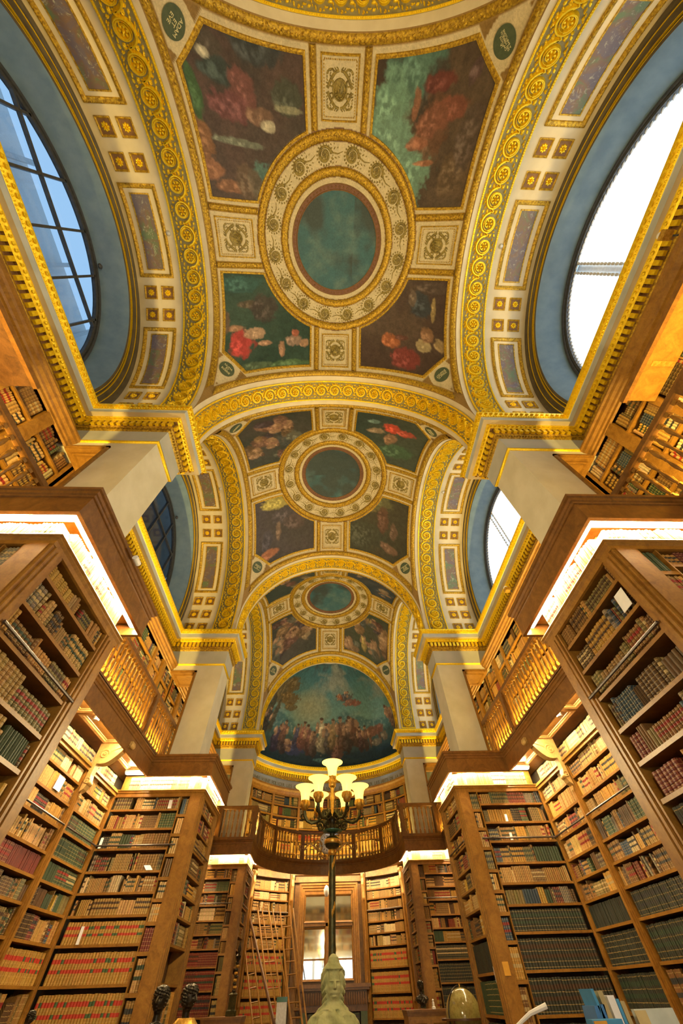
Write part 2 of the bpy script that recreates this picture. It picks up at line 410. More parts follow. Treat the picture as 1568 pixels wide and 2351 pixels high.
def rosette_mesh(mat, R=.19, h=.035, leaves=11, link_len=.43, wd=.13):
    mb = MB()
    ribbon(mb, spiral(R * .98, R * .42, 1.35, PI / 2, 26), R * wd, h)
    ribbon(mb, spiral(R * .62, R * .36, 1.0, -PI / 2, 14), R * wd * .8, h * .9)
    flower(mb, R * .46, h * 1.2, 6); mb.mpath(flat, [(R * .60 * math.cos(a), R * .60 * math.sin(a)) for a in np.linspace(0, 2 * PI, 25)[:-1]], [(-R * .05, 0), (-R * .02, h * .8), (R * .02, h * .8), (R * .05, 0)])
    for k in range(18): a = 2 * PI * k / 18; mb.mbead(flat, R * 1.16 * math.cos(a), R * 1.16 * math.sin(a), R * .12, R * .07, h * .6, 5, 0, a + 1.2)
    for k in range(leaves):
        a = PI / 2 + .45 + 2 * PI * k / leaves * .92; rr = R * 1.06
        mb.mbead(flat, rr * math.cos(a), rr * math.sin(a), R * .17, R * .09, h * .8, 5, 0, a + .9)
    # connecting vine to the next scroll, with small leaves
    pts = [(R * .5 * math.cos(t) * (1 if t < PI else 1), 0) for t in (0,)]
    y0 = R * .95; y1 = link_len - R * .95
    ribbon(mb, [(-R * .2, y0 - .02), (R * .15, (y0 + y1) / 2), (-R * .05, y1 + .03)], R * .10, h, False)
    for sx in (-1, 1):
        for q in ((.25, .75) if link_len < .5 else (.05, .3, .55, .8)):
            yy = y0 + (y1 - y0) * q; mb.mbead(flat, sx * R * .50, yy, R * .26, R * .11, h * .7, 5, 0, sx * .9)
            mb.mbead(flat, sx * R * .95, yy, R * .18, R * .10, h * .6, 5, 0, -sx * .7)
    return mb.mesh(mat)
ME = {}
ME['scroll'] = rosette_mesh(M['gold'], .205, .055, 13, .43, .17); ME['scroll_small'] = rosette_mesh(M['gold'], .185, .05, 12, .40, .17)
ME['vine'] = rosette_mesh(M['grisaille'], .165, .02, 16, .62, .19)
def coffer_flower():
    mb = MB(); flower(mb, .078, .035, 8); flower(mb, .042, .055, 5); return mb.mesh(M['gold'])
ME['flower'] = coffer_flower()
def coffer_mesh(w=.30):
    mb = MB(); mb.mpath(flat, rect(-w / 2, w / 2, -w / 2, w / 2), [(0, 0), (0, .028), (.014, .03), (.024, .02), (.034, .012), (.036, 0)])
    mb.beads(flat, rect(-w / 2 + .012, w / 2 - .012, -w / 2 + .012, w / 2 - .012), .010, .025, .038, .02)
    return mb.mesh(M['gold_dim'])
ME['coffer'] = coffer_mesh()
def coffer_ground(w=.30):
    mb = MB(); mb.mbox(flat, -w / 2, w / 2, -w / 2, w / 2, 0, .006); return mb.mesh(M['brown'])
ME['coffer_ground'] = coffer_ground()
def cartouche_mesh():
    mb = MB()
    for sx in (-1, 1):
        for sy in (-1, 1):
            ribbon(mb, [(sx * x, sy * y) for x, y in [(.02, .33)] + [(.02 + .26 * t, .33 - .30 * t ** 2) for t in (.25, .5, .75, 1)]], .034, .018, False)
            ribbon(mb, [(sx * (.19 + a), sy * (.27 + b)) for a, b in spiral(.095, .02, 1.2, 0, 16)], .034, .02)
            ribbon(mb, [(sx * (.20 + a), sy * (.10 + b)) for a, b in spiral(.07, .015, 1.1, 1.2, 12)], .026, .016)
            for k in range(5):
                mb.mbead(flat, sx * (.06 + .05 * k), sy * (.37 - .012 * k), .042, .020, .018, 5, 0, sx * sy * (.6 + .3 * k))
                mb.mbead(flat, sx * (.29), sy * (.06 + .055 * k), .038, .018, .018, 5, 0, .5 * sy * k)
    for r in ((.15, .19),):
        p = [(r[0] * math.cos(a), r[1] * math.sin(a)) for a in np.linspace(0, 2 * PI, 25)[:-1]]
        mb.mpath(flat, p, [(-.018, 0), (-.010, .022), (.010, .022), (.018, 0)])
    return mb.mesh(M['grisaille'])
ME['cartouche'] = cartouche_mesh()
def mask_mesh():
    mb = MB(); mb.mbead(flat, 0, 0, .135, .175, .016, 16)
    mb.mbead(flat, 0, .01, .075, .10, .05, 12, .012)
    mb.mbead(flat, 0, .0, .014, .035, .068, 6, .04); mb.mbead(flat, 0, -.055, .03, .010, .052, 6, .03)
    for s_ in (-1, 1): mb.mbead(flat, s_ * .03, .025, .018, .010, .052, 6, .035)
    for k in range(9):
        a = PI * (k / 8); mb.mbead(flat, .085 * math.cos(a), .02 + .10 * math.sin(a), .026, .022, .036, 5, .01)
    return mb.mesh(M['grisaille'])
ME['mask'] = mask_mesh()
def inst(name, me, parent, mw): return link(name, me, parent, mw)

# ------------------------------------------------------------------ the vaults: painted sail domes
def fnoise(u, v, sc_, seed, octv=4):
    r = np.random.RandomState(seed); out = np.zeros_like(u); amp = 1; tot = 0
    for o in range(octv):
        G = r.rand(34, 34); x = (u * sc_ * 2 ** o + 13.7 * seed) % 32; y = (v * sc_ * 2 ** o + 7.3 * seed) % 32
        xi = x.astype(int); yi = y.astype(int); fx = x - xi; fy = y - yi; fx = fx * fx * (3 - 2 * fx); fy = fy * fy * (3 - 2 * fy)
        a = G[yi, xi] * (1 - fx) + G[yi, xi + 1] * fx; b = G[yi + 1, xi] * (1 - fx) + G[yi + 1, xi + 1] * fx
        out += amp * (a * (1 - fy) + b * fy); tot += amp; amp *= .55
    return out / tot
def lerp(a, b, t): return a * (1 - t[..., None]) + np.array(b) * t[..., None]
def paint(base, blobs, u, v, seed):
    """loose generic canvas: soft colour masses broken by noise"""
    n1 = fnoise(u, v, 1.1, seed); n2 = fnoise(u, v, 4.5, seed + 5); n3 = fnoise(u, v, 14, seed + 9, 3)
    c = np.ones(u.shape + (3,)) * np.array(base[0]); c = lerp(c, base[1], np.clip((n1 - .35) * 3.2, 0, 1))
    if len(base) > 2: c = lerp(c, base[2], np.clip((n2 - .5) * 3, 0, .8))
    for (bu, bv, ru, rv, col) in blobs:
        du = (u - bu) / ru + (n2 - .5) * .9 + (n3 - .5) * .3; dv = (v - bv) / rv + (n1 - .5) * .6 + (n3 - .5) * .6
        t = np.clip((1.15 - (du * du + dv * dv)) * 2.4, 0, 1)
        c = lerp(c, col, t * .88)
        hl = np.clip((.55 - ((du + .25) ** 2 + (dv - .2) ** 2)) * 3, 0, 1) * t * np.clip((n3 - .42) * 4, 0, 1)
        c = lerp(c, np.minimum(np.array(col) * 1.8 + .03, 1), hl * .7)
    return c * (0.72 + .56 * n3)[..., None]
def fig(u, v, s, ang, cloth, skin=(.26, .15, .08), low=None):
    """generic standing or reaching human mass; s = size, ang = direction of the head"""
    c, q = math.cos(ang), math.sin(ang); P_ = lambda a, b: (u + (a * q + b * c) * s, v + (-a * c + b * q) * s); low = low or tuple(k * .6 for k in cloth)
    sx = lambda a, b: (s * (abs(a * q) + abs(b * c)) , s * (abs(a * c) + abs(b * q)))
    return [(*P_(0, -.30), *sx(.20, .34), low), (*P_(.03, .12), *sx(.19, .24), cloth), (*P_(-.18, .18), *sx(.07, .20), skin), (*P_(.20, .10), *sx(.07, .18), skin), (*P_(0, .43), *sx(.085, .10), skin), (*P_(.0, .50), *sx(.09, .05), (.05, .03, .02))]
TEAL = (.055, .15, .13); DARK = (.045, .035, .03); BRN = (.085, .05, .032)
P1 = {  # corner canvases of the first vault: (u, v, ru, rv, colour)
 'NW': (((.05, .042, .038), (.075, .05, .045)), [(-2.48, -2.68, .31, .15, (.07, .06, .05)), (-2.23, -2.46, .39, .14, (.03, .05, .05)), (-1.54, -2.83, .48, .2, (.035, .045, .05)), (-1.97, -2.32, .25, .3, (.16, .065, .06)),
    (-2.19, -2.09, .37, .2, (.13, .05, .055)), (-1.71, -2.05, .27, .13, (.17, .10, .07)), (-1.55, -1.95, .14, .09, (.40, .37, .28)), (-2.85, -1.6, .2, .32, (.20, .10, .05)), (-2.8, -1.16, .22, .16, (.25, .12, .07)), (-2.44, -.93, .32, .11, (.20, .10, .06)),
    (-2.13, -1.64, .5, .06, (.14, .16, .13)), (-1.14, -2.33, .3, .22, (.05, .06, .045)), (-1.1, -2.2, .3, .05, (.22, .22, .15)), (-1.74, -1.0, .34, .4, (.07, .15, .14)), (-2.1, -1.0, .3, .3, (.10, .07, .05)), (-2.78, -2.1, .1, .3, (.04, .10, .04)), (-2.51, -2.6, .1, .06, (.4, .38, .3))]),
 'NE': (((.05, .035, .026), (.085, .06, .04)), [(1.42, -2.67, .55, .35, (.075, .16, .13)), (1.08, -2.2, .4, .6, (.13, .25, .19)), (1.6, -1.4, .5, .6, (.12, .23, .18)), (1.2, -1.8, .5, .4, (.13, .24, .19)), (1.9, -2.3, .25, .5, (.04, .035, .03)), (2.0, -1.95, .3, .5, (.10, .05, .03)),
    (1.93, -2.53, .3, .12, (.11, .03, .025)), (2.27, -2.19, .34, .16, (.17, .06, .04)), (2.0, -2.07, .28, .24, (.17, .07, .045)), (1.73, -1.79, .24, .1, (.22, .09, .055)), (1.94, -1.49, .22, .05, (.25, .11, .06)), (1.6, -2.31, .07, .22, (.22, .10, .06)), (2.63, -1.27, .39, .43, (.09, .06, .035)), (2.73, -1.7, .22, .5, (.07, .05, .04)), (2.53, -2.56, .1, .14, (.08, .05, .05))]),
 'SW': (((.022, .05, .038), (.04, .075, .055)), [(-2.48, .95, .5, .2, (.03, .09, .08)), (-2.3, 1.42, .32, .1, (.08, .06, .04)), (-2.0, 1.5, .34, .3, (.05, .04, .035)), (-2.51, 2.28, .28, .3, (.42, .05, .045)), (-2.2, 2.07, .25, .13, (.36, .24, .16)), (-2.66, 1.93, .25, .07, (.30, .17, .10)), (-1.98, 2.3, .22, .06, (.34, .20, .13)),
    (-1.2, 2.26, .28, .13, (.26, .18, .14)), (-1.15, 2.08, .1, .09, (.32, .10, .06)), (-.9, 2.33, .14, .1, (.3, .18, .11)), (-1.53, 2.45, .08, .18, (.28, .16, .1)), (-1.4, 2.8, .61, .1, (.07, .13, .06)), (-2.89, 1.8, .1, .26, (.13, .09, .06)), (-2.18, 2.78, .4, .1, (.08, .12, .07))]),
 'SE': (((.055, .035, .028), (.08, .055, .04)), [(1.6, 2.2, .26, .16, (.30, .10, .04)), (1.98, 2.55, .4, .25, (.17, .035, .03)), (2.41, 2.22, .17, .14, (.33, .26, .14)), (2.51, 1.96, .16, .18, (.20, .11, .06)), (2.32, 1.29, .3, .32, (.03, .04, .05)), (2.62, 1.35, .05, .3, (.26, .19, .08)),
    (2.78, 2.15, .14, .14, (.28, .20, .10)), (2.58, .88, .37, .14, (.07, .05, .04)), (1.87, 2.1, .17, .06, (.10, .04, .03)), (2.1, 1.15, .1, .2, (.12, .09, .07))])}
def rnd_blobs(seed, q, cols, n=16):
    r = np.random.RandomState(seed); out = []
    for i in range(n):
        x = r.uniform(1.0, 2.75); y = r.uniform(1.0, 2.7)
        if x + y > 5: continue
        if i % 2: out += fig(q[0] * x, q[1] * y, r.uniform(.5, .8), math.atan2(-q[1] * y, -q[0] * x) + r.uniform(-.5, .5), cols[r.randint(len(cols))], (.24, .15, .09)); continue
        out.append((q[0] * x, q[1] * y, r.uniform(.08, .3), r.uniform(.08, .3), cols[r.randint(len(cols))]))
    return out
QD = {'NW': (-1, -1), 'NE': (1, -1), 'SW': (-1, 1), 'SE': (1, 1)}
FIG = [(.22, .12, .08), (.10, .05, .04), (.05, .06, .06), (.26, .17, .10), (.16, .10, .05), (.04, .03, .04), (.09, .10, .08)]
P2 = {'NW': (((.03, .04, .035), (.05, .05, .045)), rnd_blobs(3, QD['NW'], FIG)), 'NE': (((.03, .05, .045), (.05, .065, .05)), [(1.9, -2.3, .3, .2, (.45, .06, .035)), (2.3, -2.2, .3, .15, (.33, .06, .04)), (1.4, -2.1, .28, .12, (.24, .18, .12)), (1.3, -2.5, .2, .1, (.12, .2, .19)), (1.9, -1.8, .2, .25, (.22, .13, .08)), (2.2, -1.3, .5, .3, (.05, .10, .06))]),
      'SW': (((.045, .04, .04), (.06, .05, .055)), [(-2.2, .95, .6, .25, (.34, .29, .07)), (-1.3, 1.1, .3, .25, (.30, .26, .08)), (-1.9, 1.5, .5, .3, (.06, .05, .06)), (-2.5, 2.2, .2, .3, (.05, .045, .06)), (-2.4, 2.6, .3, .14, (.30, .12, .06)), (-1.5, 1.8, .4, .3, (.07, .05, .05)), (-1.2, 1.4, .2, .3, (.10, .06, .05)), (-2.1, 2.0, .1, .35, (.16, .11, .08))]),
      'SE': (((.04, .04, .025), (.05, .045, .028)), [(1.5, .95, .8, .4, (.11, .11, .05)), (1.2, 1.3, .5, .2, (.15, .12, .045)), (1.4, 2.3, .8, .5, (.04, .045, .03)), (2.0, 1.6, .22, .5, (.09, .045, .03)), (2.4, 1.9, .14, .3, (.11, .07, .05)), (2.2, 2.5, .3, .15, (.15, .09, .06))])}
P3 = {'NW': (((.03, .05, .05), (.045, .06, .055)), rnd_blobs(11, QD['NW'], [(.2, .17, .1), (.05, .08, .09), (.12, .06, .05)], 9)), 'NE': (((.03, .045, .06), (.05, .06, .07)), rnd_blobs(12, QD['NE'], [(.2, .15, .1), (.04, .06, .08)], 9)),
      'SW': (((.035, .04, .035), (.055, .05, .045)), rnd_blobs(13, QD['SW'], FIG + [(.4, .3, .18)], 26)), 'SE': (((.04, .055, .035), (.06, .06, .045)), rnd_blobs(14, QD['SE'], FIG + [(.36, .28, .09), (.4, .2, .12)], 26))}
CREAM = np.array((.54, .46, .28)); GB = np.array((.28, .17, .05)); RB = np.array((.17, .085, .045))
def dome_colours(u, v, P, seed):
    r = np.hypot(u, v); au, av = np.abs(u), np.abs(v)
    n3 = fnoise(u, v, 9, seed + 2)
    c = np.ones(u.shape + (3,)) * CREAM
    # leaf borders along the four arches and beside the cross arms
    brd = (au > 2.97) | (av > 2.97); arm = ((av < .63) & (av > .47) & (au > 1.9)) | ((au < .63) & (au > .47) & (av > 1.9))
    c[(brd & (au + av < 6.3)) | arm] = GB
    # canvases
    can = (r > 2.09) & (au > .72) & (av > .70) & (au < 2.90) & (av < 2.88) & (au + av < 5.28)
    for k, (qx, qy) in QD.items():
        w = can & (u * qx > 0) & (v * qy > 0)
        c[w] = paint(P[k][0], P[k][1], u[w], v[w], seed + 10 * list(QD).index(k))
    # central disc: clouded sky, then brown guilloche, cream, gold rope
    d = r < 1.05
    n1 = fnoise(u + 5, v + 3, .9, seed + 3); n2 = fnoise(u + 5, v, 3, seed + 4)
    sky = lerp(np.ones(u.shape + (3,)) * np.array((.04, .115, .135)), (.085, .155, .155), np.clip((n2 - .4) * 3, 0, 1)); sky = lerp(sky, (.04, .055, .055), np.clip((n1 - .52) * 6, 0, .9))
    c[d] = sky[d]
    c[(r >= 1.05) & (r < 1.17)] = (.18, .085, .05)
    c[(r >= 1.28) & (r < 1.47)] = RB; c[(r >= 1.84) & (r < 2.04)] = RB
    tri = (au + av > 5.33) & ~brd
    med = np.hypot(au - 2.80, av - 2.74)
    c[tri & (med > .30) & (au + av < 5.72) & (np.abs(au - av) > .32)] = GB * .8
    c[(au + av > 5.86) & ~brd & (au < 2.95) & (av < 2.95)] = GB * .8
    return np.clip(c * (.86 + .28 * n3)[..., None], 0, 1)
def grid_mesh(pos, col, mat):
    ny, nx = pos.shape[:2]; me = bpy.data.meshes.new('mesh'); n = ny * nx
    me.vertices.add(n); me.vertices.foreach_set('co', pos.reshape(-1).astype(np.float32))
    a = np.arange(n).reshape(ny, nx); q = np.stack([a[:-1, :-1], a[:-1, 1:], a[1:, 1:], a[1:, :-1]], -1).reshape(-1, 4)
    me.loops.add(q.size); me.loops.foreach_set('vertex_index', q.ravel().astype(np.int32))
    me.polygons.add(len(q)); me.polygons.foreach_set('loop_start', np.arange(len(q), dtype=np.int32) * 4)
    me.polygons.foreach_set('use_smooth', [True] * len(q))
    ca = me.color_attributes.new('Col', 'FLOAT_COLOR', 'POINT'); ca.data.foreach_set('color', np.concatenate([col, np.ones(col.shape[:2] + (1,))], -1).reshape(-1).astype(np.float32))
    me.materials.append(mat); me.update(); me.validate(); return me
ROPE = lambda w, h: [(-w / 2, 0), (-w / 2 * .8, h * .55), (-w * .22, h), (w * .22, h), (w / 2 * .8, h * .55), (w / 2, 0)]
def letters(txt, size, mat):
    cu_ = bpy.data.curves.new('text', 'FONT'); cu_.body = txt; cu_.size = size; cu_.align_x = 'CENTER'; cu_.align_y = 'CENTER'; cu_.extrude = .003; cu_.space_line = .95
    o = bpy.data.objects.new('text', cu_); COL.objects.link(o)
    dg = bpy.context.evaluated_depsgraph_get(); me = bpy.data.meshes.new_from_object(o.evaluated_get(dg)); bpy.data.objects.remove(o); me.materials.clear(); me.materials.append(mat); return me
TXT = [{'NW': 'ADAM\nET\nEVE', 'NE': 'LA\nCAPTIVITE\nDES HEBREUX\nA BABYLONE', 'SW': 'NUMA\nET\nEGERIE', 'SE': 'LYCURGUE\nCONSULTE\nLA PYTHIE'},
       {'NW': 'DEMOSTHENE\nHARANGUE', 'NE': 'CICERON\nACCUSE\nVERRES', 'SW': 'HERODOTE\nINTERROGE\nLES\nTRADITIONS', 'SE': 'ALEXANDRE\nET LES\nPOEMES\nDHOMERE'},
       {'NW': 'HESIODE\nET LA MUSE', 'NE': 'OVIDE', 'SW': 'JEAN\nET LA\nCOLOMBE', 'SE': 'SENEQUE'}]
def dome(i):
    yc = yb(i); n = (330, 230, 170)[i]; m = sph(yc)
    g = np.linspace(-RA, RA, n); u, v = np.meshgrid(g, g)
    z = np.sqrt(np.maximum(RSPH ** 2 - u ** 2 - v ** 2, 0)); pos = np.stack([u, yc + v, ZS + z], -1)
    col = dome_colours(u, v, (P1, P2, P3)[i], 20 + i * 50)
    o = link('ceiling', grid_mesh(pos, col, M['painting']), None, kind='structure')
    for r, w, h, st in ((1.375, .17, .055, .07), (1.94, .17, .055, .075)):
        mb = MB(); mb.mpath(m, circ(r, 96), ROPE(w, h)); mb.beads(m, circ(r, 96), .036, st, h + .028, h * .5, jit=.02)
        mb.beads(m, circ(r - w * .42, 96), .018, .045, .045, .0); mb.beads(m, circ(r + w * .42, 96), .018, .045, .045, .0)
        mb.build('garland_moulding', M['gold_dim'], o)
    mb = MB(); mb.mpath(m, circ(1.06, 72), ROPE(.025, .02)); mb.mpath(m, circ(1.17, 72), ROPE(.025, .02)); mb.beads(m, circ(1.115, 72), .024, .07, .018); mb.build('guilloche_ring', M['brown'], o)
    # cross arms
    for q in range(4):
        ca, sa = round(math.cos(q * PI / 2)), round(math.sin(q * PI / 2))
        def mm(a, b, h, ca=ca, sa=sa): return m(a * ca - b * sa, a * sa + b * ca, h)
        mb = MB()
        for sg in (-1, 1):
            L_ = [(1.98 + k * .1, sg * .55) for k in range(11)]
            mb.mpath(mm, L_, ROPE(.13, .045), closed=False); mb.beads(mm, L_, .030, .065, .07, .02, closed=False, jit=.015)
        mb.build('arm_moulding', M['gold_dim'], o)
        mb = MB(); R_ = rect(2.13, 2.90, -.38, .38, 6, 6); mb.mpath(mm, R_, ROPE(.03, .03)); R2 = rect(2.18, 2.85, -.33, .33, 6, 6); mb.beads(mm, R2, .012, .035, .02)
        mb.build('cartouche_frame', M['gold_dim'], o)
        fm = frame_at(mm, 2.52, 0, .004)
        inst('cartouche_scrollwork', ME['cartouche'], o, fm @ Matrix.Rotation(PI / 2, 4, 'Z') @ Matrix.Diagonal((.92, .82, 1, 1))); inst('medallion_mask', ME['mask'], o, fm @ Matrix.Rotation(-PI / 2 if q in (1,) else PI / 2, 4, 'Z'))
        # border along the arch
        mb = MB(); L_ = [(3.045, -2.95 + k * 5.9 / 40) for k in range(41)]
        mb.mpath(mm, L_, ROPE(.11, .04), closed=False); mb.beads(mm, L_, .030, .07, .062, .02, closed=False, jit=.02, stretch=1.4)
        mb.build('leaf_border', M['gold_dim'], o)
    for k, (qx, qy) in QD.items():
        mb = MB()
        a0 = math.atan2(.72, math.sqrt(2.07 ** 2 - .72 ** 2)); arc = [(2.07 * math.cos(a), 2.07 * math.sin(a)) for a in np.linspace(a0, PI / 2 - a0, 14)]
        def seg(p, q, n_): return [(p[0] + (q[0] - p[0]) * j / n_, p[1] + (q[1] - p[1]) * j / n_) for j in range(n_)]
        A, B_, C_, D_ = (2.90, .70), (2.90, 2.38), (2.40, 2.88), (.72, 2.88)
        pts = seg(arc[0], A, 6) + seg(A, B_, 10) + seg(B_, C_, 4) + seg(C_, D_, 10) + seg(D_, arc[-1], 6) + arc[::-1][:-1]
        pts = [(x * qx, y * qy) for x, y in pts]
        mb.mpath(m, pts, [(-.028, 0), (-.022, .022), (0, .028), (.022, .022), (.028, 0)]); mb.beads(m, pts, .009, .03, .038, .02)
        mb.build('canvas_frame', M['gold_dim'], o)
        c = (2.80 * qx, 2.74 * qy)
        f = frame_at(m, c[0], c[1], .0); ctr = Vector(m(0, 0, 0))
        nz = Vector((f[0][2], f[1][2], f[2][2])); p = Vector((f[0][3], f[1][3], f[2][3])); up = (ctr - p); up -= nz * up.dot(nz); up.normalize(); rt = up.cross(nz)
        mw = Matrix(((rt.x, up.x, nz.x, p.x), (rt.y, up.y, nz.y, p.y), (rt.z, up.z, nz.z, p.z), (0, 0, 0, 1)))
        mb = MB(); mb.mbox(lambda a, b, h: (a * .20 * math.sqrt(1 - (b * .9) ** 2 * .5), b * .21, h), -1, 1, -1, 1, 0, .01)
        mb = MB(); el = [(.195 * math.cos(a), .225 * math.sin(a)) for a in np.linspace(0, 2 * PI, 33)[:-1]]
        mb.add([(0, 0, .02)] + [(x, y, .02) for x, y in el], [(0, 1 + j, 1 + (j + 1) % 32) for j in range(32)])
        me_o = mb.build('medallion', M['green'], o); me_o.matrix_local = mw
        mb = MB(); mb.mpath(flat, el, [(-.03, 0), (-.02, .04), (.005, .04), (.012, .0)]); mb.beads(flat, [(x * 1.06, y * 1.06) for x, y in el], .012, .03, .05, .03)
        fr = mb.build('medallion_frame', M['gold_dim'], me_o)
        if k in TXT[i]:
            t = TXT[i][k]; sz = .28 / max(len(x) for x in t.split('\n')) * 1.5; sz = min(sz * 1.15, .092)
            link('inscription', letters(t, sz, M['lettering']), me_o, Matrix.Translation((0, 0, .024)))
    for k in range(16):
        a = 2 * PI * (k + .5) / 16
        f = frame_at(m, 1.655 * math.cos(a), 1.655 * math.sin(a), .002)
        p = Vector((f[0][3], f[1][3], f[2][3])); nz = Vector((f[0][2], f[1][2], f[2][2])); up = Vector((-math.sin(a), math.cos(a), 0)); up -= nz * up.dot(nz); up.normalize(); rt = up.cross(nz)
        inst('vine_scroll', ME['vine'], o, Matrix(((rt.x, up.x, nz.x, p.x), (rt.y, up.y, nz.y, p.y), (rt.z, up.z, nz.z, p.z), (0, 0, 0, 1))))
    return o
for i in range(3): dome(i)

# ------------------------------------------------------------------ arches
def s_list(n): return [-S_END + 2 * S_END * k / n for k in range(n + 1)]
def gold_band(m, w0, w1, parent, s0=-S_END + .15, s1=S_END - .15, pitch=.43, me='scroll'):
    mb = MB(); mb.mbox(m, w0, w1, s0, s1, 0, .012, 72); g = mb.build('gilded_ground', M['gold_ground'], parent)
    R_ = rect(w0 + .02, w1 - .02, s0 + .02, s1 - .02, 90)
    mb = MB(); mb.mpath(m, R_, [(-.02, .01), (-.018, .03), (.018, .03), (.02, .01)]); mb.beads(m, R_, .016, .036, .048, .02)
    mb.build('beaded_edge', M['gold'], parent)
    wc = (w0 + w1) / 2; sc0 = -math.floor((s1 - .25) / pitch) * pitch
    s = sc0; out = []
    while s < s1 - .2:
        f = frame_at(m, wc, s, .012)
        out.append(inst('scroll_rosette', ME[me], g, f)); s += pitch
def soffit_lat(side, i):
    yc = yb(i); m = lat(side, yc); sg = 'left' if side < 0 else 'right'
    mb = MB(); mb.mbox(m, RA, XW + .02, -S_END, S_END, 0, 0, 72)
    o = mb.build('trim_%d' % (10 + i * 2 + (side > 0)), M['cream'], None, kind='structure')
    gold_band(m, 3.23, 3.86, o)
    d = math.radians(1) * RA
    def panel(a0, a1):
        s0, s1 = a0 * d, a1 * d; nv = max(4, int((s1 - s0) / .12))
        mb = MB(); mb.mpath(m, rect(4.03, 4.83, s0, s1, nv), [(0, 0), (0, .03), (-.0, .03), (.03, .045), (.07, .03), (.085, .012), (.085, 0)]); mb.beads(m, rect(4.055, 4.805, s0 + .025, s1 - .025, nv), .016, .04, .055, .03)
        f = mb.build('panel_frame', M['gold_dim'], o)
        mb = MB(); mb.mpath(m, rect(4.23, 4.63, s0 + .17, s1 - .17, nv), [(-.012, 0), (-.012, .018), (.012, .018), (.012, 0)]); mb.build('inner_bead', M['gold_dim'], f)
        mb = MB(); mb.mbox(m, 4.24, 4.62, s0 + .18, s1 - .18, 0, .008, nv); mb.build('marble_field', M['marble'], f)
    panel(-16, 16)
    for sgn in (-1, 1):
        a, b = sorted((sgn * 37.5, sgn * 72)); panel(a, b)
        for ang in (22, 31.5, 77.8, 87.2, 96.5):
            for w in (4.21, 4.62):
                s = sgn * ang * d
                if abs(s) > S_END - .14: continue
                f = frame_at(m, w, s, .0)
                g = inst('coffer', ME['coffer_ground'], o, f)
                inst('coffer_frame', ME['coffer'], g, Matrix.Identity(4)); inst('coffer_flower', ME['flower'], g, Matrix.Translation((0, 0, .006)))
    return o
def arch_strip(side, yc, prof, mat, name, parent, n=48, **k):
    """prof: (x, radius) polyline swept round the half-round window opening"""
    mb = MB(); vs = []; kq = len(prof); st = [(-1, None)] + [(0, -PI / 2 + PI * j / n) for j in range(n + 1)] + [(1, None)]
    for t, a in st:
        for x, r in prof:
            if t: vs.append((side * x, yc + t * r, LIP - .3))
            else: vs.append((side * x, yc + r * math.sin(a), ZS + r * math.cos(a)))
    mb.add(vs, [(i * kq + j, (i + 1) * kq + j, (i + 1) * kq + j + 1, i * kq + j + 1) for i in range(len(st) - 1) for j in range(kq - 1)])
    return mb.build(name, mat, parent, angle=30, **k)
WR = 2.32; XG = 5.5
